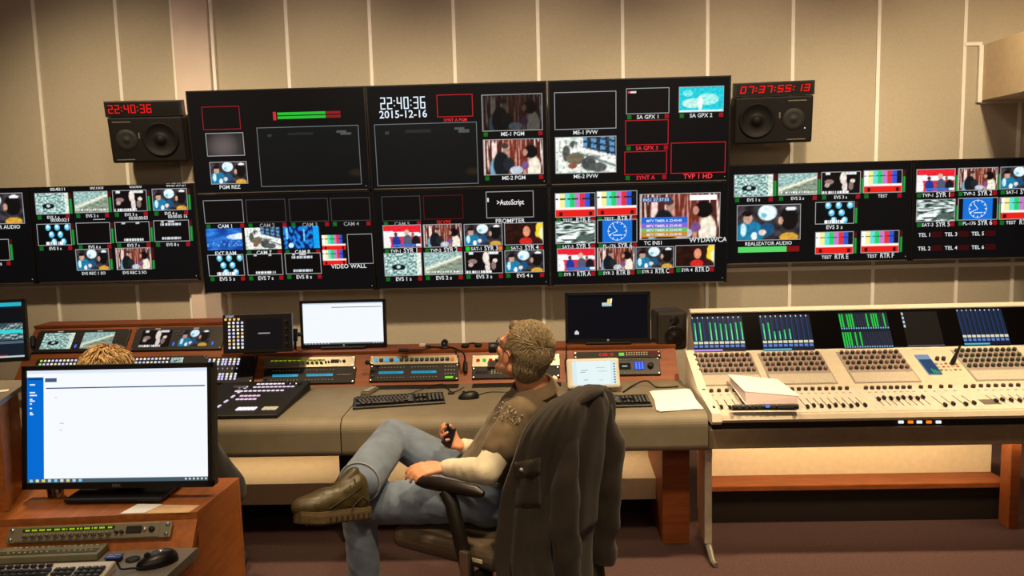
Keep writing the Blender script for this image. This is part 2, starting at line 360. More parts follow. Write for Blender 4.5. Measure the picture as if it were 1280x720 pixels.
def p_ctrl(u, v):
    b = mix((0.78, 0.84, 0.8), (0.95, 0.96, 0.92), ns(u*5, v*5)); 
    if u > .45 and v < .12+.42*u: b = (0.35, 0.55, 0.72) if (math.sin(u*42) > -.3 and math.sin((v-.35*u)*38) > -.4) else (0.1, 0.18, 0.25)
    b = layers(u, v, b, [((0.3, 0.3, 0.28), .18, .45, .07, .24), ((0.42, 0.38, 0.3), .33, .6, .16, .18), ((0.25, 0.26, 0.26), .55, .75, .13, .2), ((0.3, 0.32, 0.32), .7, .85, .16, .14), ((0.55, 0.3, 0.22), .28, .8, .08, .08), ((0.4, 0.42, 0.42), .65, .55, .14, .06), ((0.3, 0.3, 0.3), .3, .2, .07, .1)])
    b = mix(b, (0.97, 0.97, 0.93), cl(1-abs(v-.25-.6*(u-.3))*9) if u > .3 else 0); b = mix(b, (0.3, 0.32, 0.32), cl(1-abs(v-.40-.6*(u-.3))*22) if u > .35 else 0)
    return b if ns(u*20, v*16, 5) > .25 else mix(b, (0.4, 0.41, 0.4), .5)
def p_sky(u, v):
    b = mix((0.05, 0.22, 0.55), (0.2, 0.5, 0.85), ns(u*3, v*5)); b = layers(u, v, b, [((0.75, 0.85, 1), .85, .4, .3, .13), ((0.9, 0.95, 1), .95, .35, .15, .14)])
    if .6 < v < .85 and ns(u*20, v*16) > .72: b = (0.4, 0.65, 0.9)
    return b
def p_city(u, v):
    if u > .83: return (0.05, 0.6, 0.9)
    b = mix((0.02, 0.1, 0.32), (0.1, 0.5, 0.85), cl((ns(u*11, v*5)-.35)*3)); 
    return layers(u, v, b, [((0.75, 0.92, 1), .2, .85, .08, .12), ((0.5, 0.8, 1), .1, .3, .04, .3), ((0.4, 0.75, 0.95), .58, .4, .03, .3)])
def p_map(u, v):
    b = (0.1, 0.74, 0.8); b = layers(u, v, b, [((0.6, 0.88, 0.85), .65, .5, .26, .25), ((0.7, 0.9, 0.84), .3, .65, .25, .2), ((0.45, 0.85, 0.85), .2, .25, .13, .13), ((0.9, 0.97, 0.95), .48, .65, .06, .3)])
    return (0.88, 0.97, 0.97) if v > .92 else b
def p_dark(u, v):
    b = mix((0.055, 0.075, 0.08), (0.05, 0.05, 0.055), v)
    if .1 < v < .14 and .3 < u < .55: b = (0.15, 0.16, 0.16)
    if (.08 < v < .12 and .78 < u < .88) or (.12 < v < .16 and .82 < u < .93): b = (0.32, 0.34, 0.33)
    if .12 < v < .16 and .1 < u < .14: b = (0.22, 0.24, 0.24)
    return mix(b, (0.2, 0.16, 0.08), ell(u, v, .96, .8, .1, .08, .9)*.7)
def p_fog(u, v):
    b = mix((0.12, 0.11, 0.11), (0.45, 0.41, 0.4), ell(u, v, .45, .6, .55, .8, 1.2)); return mix(b, (0.2, 0.2, 0.19), .6 if u > .82 else 0)
GREEN = (0.05, 0.42, 0.12); RED = (0.62, 0.06, 0.1); WHT = (0.88, 0.9, 0.9)
def px(F, x): return 0
def window(F, scr, kind, x0, y0, x1, y1, cap=None, frame=(0.62, 0.63, 0.63), tl=True, gain=1.0, meter=False, tc=None, capcol=WHT, cap2=None, ch=6.0, tcol=None):
    """one picture window of a multiviewer screen; x0,y0 / x1,y1 are its top-left and bottom-right corners"""
    a = F.p(x0, y0); b = F.p(x1, y1); u = abs(b[0]-a[0])/(x1-x0); X0_, X1_, Z1, Z0 = a[0], b[0], a[1], b[1]
    mb = MB()
    if kind:
        nx = max(8, int((x1-x0)*(1.1 if x1-x0 < 60 else 0.8))); nz = max(6, int((y1-y0)*(1.1 if x1-x0 < 60 else 0.8)))
        if kind in (p_bars,): nx = 48
        if kind in (p_black,): nx = nz = 1
        kf = kind if kind in (p_black, p_bars, p_clock, p_dark, p_fog, p_txt_low, p_txt_two) else (lambda u, v, k_=kind: [min(1, q*(.90+.22*ns(u*18+x0, v*12))*1.08) for q in k_(u, v)])
        mb.image(X0_, Z0, X1_, Z1, -0.0012, kf, nx, nz, gain=gain)
    if frame: mb.rframe(X0_, Z0, X1_, Z1, u*0.9, -0.0018, frame)
    if kind is p_clock:
        cx, cz = (X0_+X1_)/2, (Z0+Z1)/2; R = (Z1-Z0)*.4; pts = [(cx+R*math.cos(t*math.pi/12), cz+R*math.sin(t*math.pi/12)) for t in range(24)]
        mb.line(pts, u*.6, -0.002, (0.8, 0.9, 1), closed=True)
        mb.line([(cx, cz), (cx-R*.45, cz+R*.6)], u*.8, -0.002, (.9, .95, 1)); mb.line([(cx, cz), (cx-R*.85, cz-R*.4)], u*.8, -0.002, (.9, .95, 1))
        mb.quad(cx-R*.45, cz-R*.5, cx+R*.55, cz-R*.38, -0.002, 0, (.8, .9, 1))
        for t in range(12):
            aa = t*math.pi/6; mb.line([(cx+R*.85*math.cos(aa), cz+R*.85*math.sin(aa)), (cx+R*math.cos(aa), cz+R*math.sin(aa))], u*1.0, -0.0021, (.95, 1, 1))
    w_ = X1_-X0_; s = 5.2*u; zc = Z0-4.2*u
    if cap2: mb.text(cap2, X0_+w_*.3, zc, 4.0*u, -0.002, capcol); mb.text(cap, X0_+w_*.7, zc+.5*u, 6.0*u, -0.0022, capcol, wmax=w_*.36)
    elif cap: mb.text(cap, (X0_+X1_)/2, zc, ch*.8*u, -0.0022, capcol, wmax=w_*1.1)
    if tl:
        g, r = (GREEN, RED) if tl is True else tl
        if g: mb.quad(X0_+1*u, zc-s*.5, X0_+1*u+s, zc+s*.5, -0.0016, 0, g)
        if r: mb.quad(X1_-s, zc-s*.5+2*u*0, X1_, zc+s*.5, -0.0016, 0, r)
    if meter:
        lv = meter if isinstance(meter, float) else .75
        mb.quad(X1_+1.2*u, Z0, X1_+4.4*u, Z0+(Z1-Z0)*lv, -0.0014, 0, (0.08, 0.5, 0.16)); mb.quad(X1_+1.2*u, Z0+(Z1-Z0)*lv, X1_+4.4*u, Z1, -0.0014, 0, (0.28, 0.05, 0.05))
        mb.quad(X1_+2.4*u, Z0, X1_+3.0*u, Z0+(Z1-Z0)*lv, -0.0016, 0, (0.15, 0.75, 0.3))
    if tc: mb.text(tc, X1_-w_*.3, Z1+5.0*u, 4.2*u, -0.002, WHT, wmax=w_*.55)
    return mb.build('video_window', LIT, scr)
def display(label, px0, px1, F, zt, zb, group, trim=True, glow=(0.028, 0.03, 0.038)):
    """flat panel display in plane F; local x from px0 to px1"""
    t = thing('wall_display', label, 'screen', F.M, group)
    bz = 0.009; mb = MB()
    mb.bx((px0, 0.003, zb), (px1, 0.075, zt), bev=0.003)
    for a, b in (((px0, -0.004, zb), (px0+bz, 0.01, zt)), ((px1-bz, -0.004, zb), (px1, 0.01, zt)), ((px0, -0.004, zt-bz), (px1, 0.01, zt)), ((px0, -0.004, zb), (px1, 0.01, zb+bz))):
        mb.bx(a, b)
    mb.build('cabinet', MBEZEL, t)
    sc = MB().quad(px0+bz, zb+bz, px1-bz, zt-bz, -0.0002, 0, glow).build('screen', LIT, t)
    if trim: MB().bx((px0+0.02, -0.0065, zb+0.001), (px1-0.02, -0.0042, zb+0.006)).build('edge_trim', MSTEEL, t)
    MB().bx(((px0+px1)/2-0.2, 0.076, (zt+zb)/2-0.15), ((px0+px1)/2+0.2, 0.10, (zt+zb)/2+0.15)).bx(((px0+px1)/2-0.06, 0.10, (zt+zb)/2-0.05), ((px0+px1)/2+0.06, D-F.w(0, 0, (zt+zb)/2).y-0.01, (zt+zb)/2+0.05)).build('wall_bracket', MBLKM, t)
    MB().box((px1-0.03, -0.0045, zb+0.03), (0.004, 0.003, 0.004), 0, (0.6, 0.9, 0.7)).build('power_light', LIT, t)
    return t, sc
# ---- main video wall: plane through its measured corners
rr = lambda x, y: ray(x, y).x/ray(x, y).y
WM = 3.70
Yt = WM/(rr(915, 93)-rr(232, 115)); Yb = WM/(rr(908, 352)-rr(256, 367))
Pt = W(574, 104, Yt); Pb = W(582, 359.5, Yb)
FM = Fr(Vector((0, (Yt+Yb)/2, (Pt.z+Pb.z)/2)), tilt=math.atan2(Yb-Yt, Pt.z-Pb.z))
print('main wall Yt,Yb', Yt, Yb, Pt, Pb)
l0 = FM.p(232, 115)[0]; l1 = FM.p(915, 93)[0]; l2 = FM.p(256, 367)[0]; l3 = FM.p(908, 352)[0]
XA, XB = (l0+l2)/2, (l1+l3)/2; ZT, ZB_ = FM.p(574, 104)[1], FM.p(582, 359.5)[1]; ZM = (ZT+ZB_)/2
cw = (XB-XA)/3; g = 0.0025
GM = 'large displays of the central video wall'
names = [[('top left display of the central video wall, with green and red level bar'), ('top middle display of the central video wall, showing a white clock and date'), ('top right display of the central video wall, with a cyan map picture')],
         [('bottom left display of the central video wall, with blue sky and city pictures'), ('bottom middle display of the central video wall, with PROMPTER window above eight pictures'), ('bottom right display of the central video wall, colour bars beside large interview picture')]]
DM = {}
for r in range(2):
    for c in range(3):
        zt, zb = (ZT, ZM+g) if r == 0 else (ZM-g, ZB_)
        DM[r, c] = display(names[r][c], XA+cw*c+g, XA+cw*(c+1)-g, FM, zt, zb, GM)
def lit(F, scr, name, fn):
    mb = MB(); fn(mb); return mb.build(name, LIT, scr)
UM = abs(FM.p(600, 200)[0]-FM.p(500, 200)[0])/100
RF = (0.75, 0.12, 0.16)
s = DM[0, 0][1]
window(FM, s, p_black, 252, 134, 301, 161, frame=(0.6, 0.1, 0.14), tl=None); window(FM, s, p_fog, 257, 167, 306, 194, tl=None)
window(FM, s, p_players, 262, 203, 310, 229, 'PGM REZ', tl=None)
window(FM, s, p_dark, 321, 160, 452, 230, tl=None, frame=(0.42, 0.45, 0.46))
def f(mb):
    a = FM.p(341, 140); b = FM.p(426, 147); dz = (b[1]-a[1])*0
    x = lambda t: a[0]+(b[0]-a[0])*t
    mb.quad(x(0), b[1]-UM*1, x(.045), a[1]-UM*0, -0.0015, 0, (0.85, 0.15, 0.2))
    for k in range(2):
        z0 = (b[1]+UM*0.2) if k else (a[1]+b[1])/2+UM*.3; z1 = z0+UM*3.4
        mb.quad(x(.065), z0, x(.78), z1, -0.0015, 0, (0.15, 0.75, 0.2)); mb.quad(x(.79), z0, x(1), z1, -0.0015, 0, (0.55, 0.1, 0.12))
lit(FM, s, 'level_meter', f)
s = DM[0, 1][1]
def f(mb):
    a = FM.p(474, 122); b = FM.p(533, 135.5); mb.seg7('22:40:36', a[0], b[1], b[0], a[1], -0.002, (0.9, 0.95, 1), .17)
    c = FM.p(504, 142.5); mb.text('2015-12-16', c[0], c[1], UM*9, -0.002, (0.9, 0.95, 1), wmax=UM*64)
lit(FM, s, 'clock_readout', f)
window(FM, s, p_black, 546, 119, 591, 145, 'SYNT A PGM', frame=RF, tl=None, capcol=(0.95, 0.2, 0.22), ch=4.6)
window(FM, s, p_studio, 602, 119, 678, 162, 'ME-1 PGM', gain=0.32); window(FM, s, p_studio, 604, 175, 679, 217, 'ME-2 PGM')
window(FM, s, p_dark, 468, 156, 598, 229, tl=None, frame=(0.42, 0.45, 0.46))
s = DM[0, 2][1]
window(FM, s, p_black, 693, 116, 770, 160, 'ME-1 PVW', tl=None); window(FM, s, p_ctrl, 694, 172, 770, 215, 'ME-2 PVW', tl=None)
window(FM, s, p_black, 783, 111, 836, 141, 'SA GPX 1'); window(FM, s, p_black, 782, 151, 835, 180, 'SA GPX 3', frame=RF, capcol=(.95, .2, .25))
window(FM, s, p_black, 781, 190, 833, 217, 'SYNT A', frame=RF, capcol=(.95, .2, .25)); window(FM, s, p_map, 849, 109, 904, 139, 'SA GPX 2')
window(FM, s, p_black, 839, 179, 906, 215, 'TVP 1 HD', frame=RF, capcol=(1, .25, .28), tl=None, ch=7.5)
def f(mb):
    a = FM.p(785, 115.5); mb.quad(a[0], a[1]-UM*1.2, a[0]+UM*10, a[1]+UM*1.2, -0.002, 0, (0.95, 0.85, 0.85)); mb.quad(a[0], a[1]-UM*1.2, a[0]+UM*3, a[1]+UM*1.2, -0.0022, 0, (0.95, 0.3, 0.35))
lit(FM, s, 'name_strip', f)
s = DM[1, 0][1]
for i, (xa, xb, ya, yb) in enumerate(((254, 305, 251, 278), (307, 358, 250, 277), (361, 411, 249, 276), (413, 463, 248, 275))):
    window(FM, s, p_black, xa, ya, xb, yb, 'CAM %d' % (i+1), frame=(.55, .55, .55) if i == 0 else (.25, .25, .26), capcol=WHT if i == 0 else (.6, .6, .6))
window(FM, s, p_sky, 257, 286, 304, 312, 'EXT RAM', tl=None, frame=None); window(FM, s, p_ctrl, 305.5, 285, 352, 311, 'CAM 7', frame=None); window(FM, s, p_city, 353.5, 283.5, 400, 310, 'CAM 8', frame=None)
window(FM, s, p_balls, 259.5, 319, 306, 344, 'EVS 5 s'); window(FM, s, p_txt_low, 308, 318, 354, 343, 'EVS 7 s'); window(FM, s, p_txt_two, 356, 317, 402, 341.5, 'EVS 8 s')
window(FM, s, p_bars, 402, 294, 432.5, 312, tl=None, frame=None); window(FM, s, p_bars, 403, 312.5, 433.5, 330.5, tl=None, frame=None); window(FM, s, p_black, 434, 293, 467, 329, tl=None)
def f(mb): c = FM.p(436, 332.5); mb.text('VIDEO WALL', c[0], c[1], UM*5.4, -0.002, WHT)
lit(FM, s, 'caption', f)
s = DM[1, 1][1]
window(FM, s, p_black, 477, 246, 526, 275, 'CAM 5', frame=(.25, .25, .26), capcol=(.6, .6, .6)); window(FM, s, p_black, 529, 245, 579, 273, 'SKYPE', frame=(.35, .06, .08), capcol=(.85, .15, .15), tl=None)
window(FM, s, p_black, 607.5, 240, 667, 271, 'PROMPTER', tl=None, ch=6.6)
def f(mb):
    c = FM.p(638, 252.5); mb.text('>AutoScript', c[0], c[1], UM*6.5, -0.002, (.95, .95, .95), wmax=UM*34); c = FM.p(610, 250); mb.quad(c[0]-UM, c[1]-UM*2.5, c[0]+UM, c[1]+UM*2.5, -0.002, 0, WHT)
lit(FM, s, 'prompter_text', f)
OR_ = ((0.1, 0.8, 0.2), (0.95, 0.45, 0.2))
for k, x0, x1, y0, y1, cp, c2, tl in ((p_redtalk, 478.5, 527, 282, 309, 'SYR 1', 'TVP-1', True), (p_studio, 529, 577.5, 281, 308, 'SYR 2', 'TVP-2', True), (p_players, 580, 628, 280.5, 306, 'SYR 3', 'SAT-1', OR_), (p_movie, 630.5, 679, 279, 305, 'SYR 4', 'SAT-2', True)):
    window(FM, s, k, x0, y0, x1, y1, cp, cap2=c2, tl=tl)
for k, x0, x1, y0, y1, cp in ((p_stands, 480, 527.5, 317, 344, 'EVS 1 s'), (p_bank, 530, 578.5, 316, 342.5, 'EVS 2 s'), (p_singer, 581, 628.5, 315, 341, 'EVS 3 s'), (p_players, 631, 680, 313.5, 339.5, 'EVS 4 s')):
    window(FM, s, k, x0, y0, x1, y1, cp)
s = DM[1, 2][1]
window(FM, s, p_bars, 694, 242, 744, 270.5, 'RTR E', cap2='TEST'); window(FM, s, p_bars, 746, 239.5, 796, 268.5, 'RTR F', cap2='TEST')
window(FM, s, p_rink, 694.5, 277, 744, 303.5, 'SYR 5', cap2='SAT-3'); window(FM, s, p_clock, 747, 275, 796, 302.5, 'SYR 6', cap2='PL-176')
window(FM, s, p_redtalk, 696.5, 311, 744, 338, 'RTR A', cap2='SYR 1'); window(FM, s, p_studio, 746.5, 310, 793, 336.5, 'RTR B', cap2='SYR 2')
window(FM, s, p_players, 795, 309, 842, 334.5, 'RTR C', cap2='SYR 2'); window(FM, s, p_movie, 844.5, 307, 892.5, 332.5, 'RTR D', cap2='SYR 4')
window(FM, s, p_studio, 800, 243, 899, 297, tl=None)
def f(mb):
    for i, (cc) in enumerate(((0.12, 0.42, 0.85), (0.55, 0.4, 0.85), (0.45, 0.75, 0.4), (0.8, 0.55, 0.2))):
        a = FM.p(801.5, 274+i*5.5-(2 if i == 0 else 0)); b = FM.p(859, 279.5+i*5.3); mb.quad(a[0], b[1], b[0], a[1], -0.0022, 0, cc)
        c = ((a[0]+b[0])/2, (a[1]+b[1])/2); mb.text('MTV TIMER A 22:40:40', c[0], c[1], UM*3.2, -0.0026, (.92, .95, 1), wmax=UM*54)
    a = FM.p(802, 250); mb.text('INS1 07:37:55', a[0]+UM*18, a[1], UM*4, -0.0026, (.8, .9, 1), wmax=UM*36)
    mb.quad(a[0]+UM*0, a[1]-UM*3, a[0]+UM*37, a[1]+UM*3, -0.0022, 0, (0.1, 0.25, 0.5))
    a = FM.p(862, 244); b = FM.p(896, 249.5); mb.quad(a[0], b[1], b[0], a[1], -0.0022, 0, (1, 1, 1))
    c = FM.p(816, 303.5); mb.text('TC INS1', c[0], c[1], UM*4.6, -0.002, WHT); c = FM.p(885, 299.5); mb.text('WYDAWCA', c[0], c[1], UM*6, -0.002, WHT)
lit(FM, s, 'timer_overlay', f)
# ---- left and right side displays
YS = 5.70
FL = Fr(Vector((0, YS, 0))); UL = 0.0
def side(label, xl, xr, yt, yb, xm_t, xm_b, group):
    a = FL.p(xm_t, yt); b = FL.p(xm_b, yb); return display(label, xl, xr, FL, a[1], b[1], group, trim=True)
GL = 'smaller side displays beside the video wall'
xs = (FL.p(38, 235)[0]+FL.p(45, 355)[0])/2; xe = (FL.p(244, 228)[0]+FL.p(250, 349)[0])/2
dB = side('left side display with four EVS pictures in its top row and dark blue blank bottom', xs+g, xe, 231.5, 352, 140, 145, GL)
dA = display('side display cut by the left photo edge, one player picture in view', xs-1.2, xs-g, FL, FL.p(140, 231.5)[1], FL.p(145, 352)[1], GL)
s = dB[1]; MT = .7
for k, x0, x1, y0, y1, cp, tc in ((p_stands, 43.5, 87, 242, 267, 'EVS 1 s', '00:40:11'), (p_bank, 92, 136, 240, 265, 'EVS 2 s', '00:15:0'), (p_singer, 140.5, 184.5, 238.5, 263.5, 'EVS 3 s', '0:0:6:0'), (p_players, 190, 235, 236.5, 262, 'EVS 4 s', '00:07:09:21'),
        (p_balls, 46, 90, 280.5, 306, 'EVS 5 s', '00:00:02:1'), (p_black, 95, 139, 279, 304, 'EVS 6 s', '--------'), (p_txt_low, 143.5, 188, 278, 302, 'EVS 7 s', '00:00:00:03'), (p_txt_two, 192, 237.5, 276, 301, 'EVS 8 s', '00:00:05 16')):
    window(FL, s, k, x0, y0, x1, y1, cp, meter=MT, tc=tc, ch=4.8)
window(FL, s, p_players, 94.5, 312, 137.5, 337, 'EVS REC 1 SO', tl=None, meter=.5, ch=4.6); window(FL, s, p_studio, 144.5, 310.5, 190, 336, 'EVS REC 2 SO', tl=None, meter=.4, ch=4.6)
s = dA[1]
window(FL, s, p_players, -45, 243, 31, 279, 'REALIZATOR AUDIO', tl=None); window(FL, s, p_black, -30, 300, 13, 325, 'EVS 5 s', meter=.75)
xs2 = FL.p(1139, 262)[0]; xe2 = FL.p(906, 270)[0]
dC = side('right side display with REALIZATOR AUDIO picture and green level bar', xe2, xs2-g, 203.5, 328, 1020, 1025, GL)
s = dC[1]
for k, x0, x1, y0, y1, cp in ((p_stands, 918, 966, 219, 245, 'EVS 1 s'), (p_bank, 973, 1021, 217.5, 243, 'EVS 2 s'), (p_singer, 1027, 1075, 215.5, 241.5, 'EVS 3 s'), (p_bars, 1080, 1127, 213.5, 240, 'TEST')):
    window(FL, s, k, x0, y0, x1, y1, cp, meter=MT, ch=4.8)
window(FL, s, p_players, 921.5, 257, 1000, 299, 'REALIZATOR AUDIO', tl=None, ch=5.5)
window(FL, s, p_balls, 1019.5, 253, 1067, 279, 'EVS 5 s', tl=None, meter=MT); window(FL, s, p_bars, 1019.5, 290.5, 1066, 316.5, 'RTR E', cap2='TEST', tl=None, meter=MT, ch=4.8); window(FL, s, p_bars, 1076.5, 289, 1123, 315, 'RTR F', cap2='TEST', tl=None, meter=MT)
UL = abs(FL.p(600, 200)[0]-FL.p(500, 200)[0])/100
def f(mb):
    a = FL.p(922.5, 309); b = FL.p(983, 314.5); c = FL.p(999, 314); mb.quad(a[0], b[1], b[0], a[1], -0.002, 0, (0.35, 0.85, 0.4)); mb.quad(b[0], b[1], c[0], a[1], -0.002, 0, (0.5, 0.06, 0.08))
lit(FL, s, 'level_meter', f)
dD = display('side display cut by the right photo edge, with TEL 1 to TEL 6 rows', xs2+g, xs2+1.25, FL, FL.p(1020, 203.5)[1], FL.p(1025, 328)[1], GL)
s = dD[1]
for k, x0, x1, y0, y1, cp, c2, tl in ((p_redtalk, 1146, 1193, 212, 239, 'SYR 1', 'TVP-1', True), (p_studio, 1198, 1246, 210.5, 237, 'SYR 2', 'TVP-2', True), (p_players, 1251, 1299, 209, 235, 'SYR 3', 'SAT-1', True), (p_rink, 1146, 1193, 250, 276, 'SYR 5', 'SAT-3', True), (p_clock, 1198, 1246, 248, 274, 'SYR 6', 'PL-176', True), (p_bars, 1250, 1298, 247, 273, 'RTR E', 'TEST', True)):
    window(FL, s, k, x0, y0, x1, y1, cp, cap2=c2, tl=tl, meter=MT)
def f(mb):
    for i in range(6):
        c = FL.p(1155+(i//2)*33.5, 293.5+(i % 2)*17-(i//2)*.8); mb.text('TEL %d' % (i+1), c[0], c[1], UL*4.6, -0.002, WHT)
        mb.quad(c[0]+UL*9, c[1]-UL*3.5, c[0]+UL*22, c[1]+UL*3.5, -0.0018, 0, (0.22, 0.02, 0.03))
lit(FL, s, 'telephone_list', f)
# ================================================================ WALL SPEAKERS WITH CLOCKS
def wall_speaker(label, clabel, F, x0, x1, zt, zb, zc, wx, tx, digits, dskew, dfrac):
    t = thing('wall_speaker', label, 'speaker', F.M, 'wall speakers beside the video wall'); dep = 0.20
    wb = MB().bx((x0, 0, zb), (x1, dep, zt), bev=0.012); wb.build('cabinet', mat('speaker_black', c255(11, 9, 8), .6, spec=.25), t)
    zc_ = (zt+zb)/2; R = (zt-zb)*0.36
    RX = Matrix.Rotation(math.pi/2, 4, 'X')
    MB().lathe([(R*1.05, 0.002), (R*1.06, .008), (R*.97, .012), (R*.9, .004), (R*.5, -.012+.014), (R*.3, .003), (R*.26, .012), (R*.12, .017), (0.0001, .018)], 40, M=Matrix.Translation((wx, 0, zc_)) @ RX).build('woofer', mat('cone_black', c255(9, 8, 8), .6, spec=.25), t)
    r2 = R*.42
    MB().lathe([(r2*1.6, 0.001), (r2*1.5, .006), (r2*.9, .003), (r2*.5, .002), (r2*.3, .007), (0.0001, .009)], 28, M=Matrix.Translation((tx, 0, zc_)) @ RX).build('tweeter', MBLKM, t)
    sg = 1 if tx > wx else -1
    for zz in (zt-0.035, zb+0.02): MB().bx((tx-0.06+sg*.02, -0.002, zz), (tx+0.06+sg*.02, 0.003, zz+0.006)).build('vent_slot', MGREY, t)
    MB().bx(((tx*.62+wx*.38)-.004, -0.002, zc_+.01), ((tx*.62+wx*.38)+.004, 0.003, zc_+.05)).build('badge', MGREY, t)
    MB().box((tx+sg*.075 if sg > 0 else tx-.045, -0.002, zc_-.06 if sg > 0 else zc_+.05), (.006, .004, .008), 0, (.9, 1, .9)).build('power_light', LIT, t)
    xm = (x0+x1)/2; wall = F.I @ Vector((F.w(xm, 0, zc_).x, D-0.005, F.w(xm, dep, zc_).z))
    MB().bx((xm-.06, dep, zc_-.06), (xm+.06, dep+.02, zc_+.06)).loft([((xm, dep+.01, zc_), .018), ((wall.x, wall.y, wall.z), .018)], 10).build('wall_bracket', MBLKM, t)
    c = thing('led_clock', clabel, 'clock', F.M, 'LED clocks on the wall speakers')
    MB().bx((x0-.006, 0.0, zt+.002), (x1+.004, 0.09, zc), bev=.004).build('case', MBLK, c)
    MB().bx((x0+.01, -0.002, zt+.012), (x1-.012, 0.004, zc-.012)).build('window_panel', MGLOSS, c)
    z0, z1 = zt+.026, zc-.024; dx = x1-x0
    MB().seg7(digits, x0+dx*dfrac[0], z0, x0+dx*dfrac[1], z1, -0.004, (0.95, 0.08, 0.08), .15, dskew).build('digits', LIT, c)
FS = Fr(W(185, 175, 5.55), tilt=math.radians(9), yaw=math.radians(8), roll=math.radians(-.5))
a = FS.p(133, 147); b = FS.p(236, 202); c = FS.p(180, 126); zt = FS.p(182, 146)[1]; zb = FS.p(187, 203)[1]
wall_speaker('black two-way loudspeaker high on the wall left of the video wall', 'red LED clock reading 22:40:36 on top of the left wall speaker', FS, FS.p(137, 175)[0], FS.p(231, 175)[0], zt, zb, FS.p(180, 126)[1], FS.p(201, 173)[0], FS.p(158, 173)[0], '22:40:36', 0.0, (.03, .62))
FS = Fr(W(967, 150, 5.55), tilt=math.radians(7), yaw=math.radians(-6), roll=0)
wall_speaker('black two-way loudspeaker high on the wall right of the video wall', 'red LED timecode clock reading 07:37:55:13 on top of the right wall speaker', FS, FS.p(918, 150)[0], FS.p(1016, 150)[0], FS.p(967, 120.5)[1], FS.p(967, 179)[1], FS.p(967, 102)[1], FS.p(946, 150)[0], FS.p(992, 148)[0], '07:37:55:13', 0.18, (.05, .95))
# ================================================================ CONSOLE
ZD = 0.735                                   # desk top height
YD = 4.33                                    # foot of the rack face
def rack_top(px, py, Y): return W(px, py, Y)
pt_ = W(500, 441, 4.47); ZR = pt_.z          # top edge of rack face, centre section
TILT = -math.atan2(4.47-YD, ZR-ZD)
FR = Fr(Vector((0, YD, ZD)), tilt=TILT)      # plane of the rack face
HR = math.hypot(4.47-YD, ZR-ZD)
xl_c = FR.p(277, 450)[0]; xr_c = FR.p(846, 450)[0]; xl_l = FR.p(36, 430)[0]
hl = FR.p(150, 408)[1]
print('rack', ZR, HR, hl, xl_c, xr_c, xl_l, W(500, 432, 4.8))
def rack_body(name, label, x0, x1, h, grp, yb):
    t = thing(name, label, 'console', Vector(((x0+x1)/2, YD, 0)), grp)
    a = FR.w(0, 0, 0); b = FR.w(0, 0, h); T = Matrix.Translation((-(x0+x1)/2, -YD, 0))
    MB().prism([(a.y, a.z), (b.y, b.z), (b.y+.012, b.z-.004), (yb, b.z-.004), (yb, .1), (4.5, .1), (4.5, .6), (a.y, .6)], x0, x1, M=T).build('body', MW, t)
    MB().prism([(b.y-.006, b.z-.001), (b.y-.008, b.z+.014), (yb+.006, b.z+.014), (yb+.006, b.z-.001)], x0-.004, x1+.004, M=T).build('top_board', MW, t)
    return t
rack_body('rack_console', 'low wooden rack console behind the centre desk with sloping front', xl_c+.004, xr_c, HR, 'wooden rack consoles', 4.66)
rack_body('rack_console', 'taller wooden rack console section at the left with small twin monitors', xl_l, xl_c, hl, 'wooden rack consoles', FR.w(0,0,hl).y+.16)
# desk sections with padded front
XE = W(884, 517, 3.66).x; XC = W(425, 528, 3.64).x
def desk(label, x0, x1):
    t = thing('operator_desk', label, 'desk', Vector(((x0+x1)/2, 4.0, 0)), 'padded operator desk sections')
    T = Matrix.Translation((-(x0+x1)/2, -4.0, 0))
    pr = [(YD-.002, ZD-.04), (YD-.002, ZD)]
    for k in range(9):
        a = math.pi/2 + k*math.pi/2/8; pr.append((3.70+.06*math.cos(a), ZD-.06+.06*math.sin(a)))
    for k in range(7):
        a = math.pi + k*math.pi/2/6; pr.append((3.67+.03*math.cos(a)-.0, ZD-.15+.03*math.sin(a)))
    pr.append((3.82, ZD-.18)); pr.append((3.9, ZD-.04))
    MB().prism(pr, x0, x1, smooth=False, M=T).build('desk_top', MDESK, t)
    return t
d1 = desk('grey-olive padded desk section in front of the seated man, from keyboard to papers', XC+.003, XE)
d2 = desk('grey-olive padded desk section at left carrying the lit production switcher', -2.9, XC-.003)
def put(t, mb, name, m, lab=None):                   # mesh written in world coordinates under thing t
    o = mb.build(name, m, t, lab); o.matrix_parent_inverse = t.matrix_world.inverted(); return o
# supports under the desks
def leg_panel(pxa, pxb, Y, zt, t, name='leg', m=MW, dep=.5):
    a = W(pxa, 600, Y).x; b = W(pxb, 600, Y).x; put(t, MB().bx((a, Y, 0), (b, Y+dep, zt), bev=.003), name, m)
leg_panel(828, 862, 3.88, ZD-.18, d1); leg_panel(425, 452, 3.95, ZD-.18, d1, dep=.35, m=MBLKM)
leg_panel(120, 150, 3.95, ZD-.18, d2); put(d2, MB().bx((-2.85, 3.95, 0), (-2.8, 4.3, ZD-.18)), 'leg', MW)
for t, pa, pb in ((d1, 455, 827), (d2, 160, 424)):
    a = W(pa, 600, 4.2).x; b = W(pb, 600, 4.2).x
    p0 = W(600, 566, 4.45); p1 = W(600, 601, 4.1); p2 = W(600, 627, 4.1)
    put(t, MB().prism([(4.1, p1.z), (4.49, p0.z), (4.49, p2.z), (4.1, p2.z)], a, b), 'modesty_shelf', MCREAM)
    put(t, MB().bx((a, 4.3, 0.0), (b, 4.34, p2.z-.002)), 'kick_panel', MBLKM)
# cable slots at the back of the desk top
for a, b in ((464, 573), (590, 702)):
    p = Wz(a, 484, ZD); q = Wz(b, 484, ZD)
    put(d1, MB().bx((p.x, 4.235, ZD), (q.x, 4.315, ZD+.006), bev=.002), 'cable_slot', MBLKM)
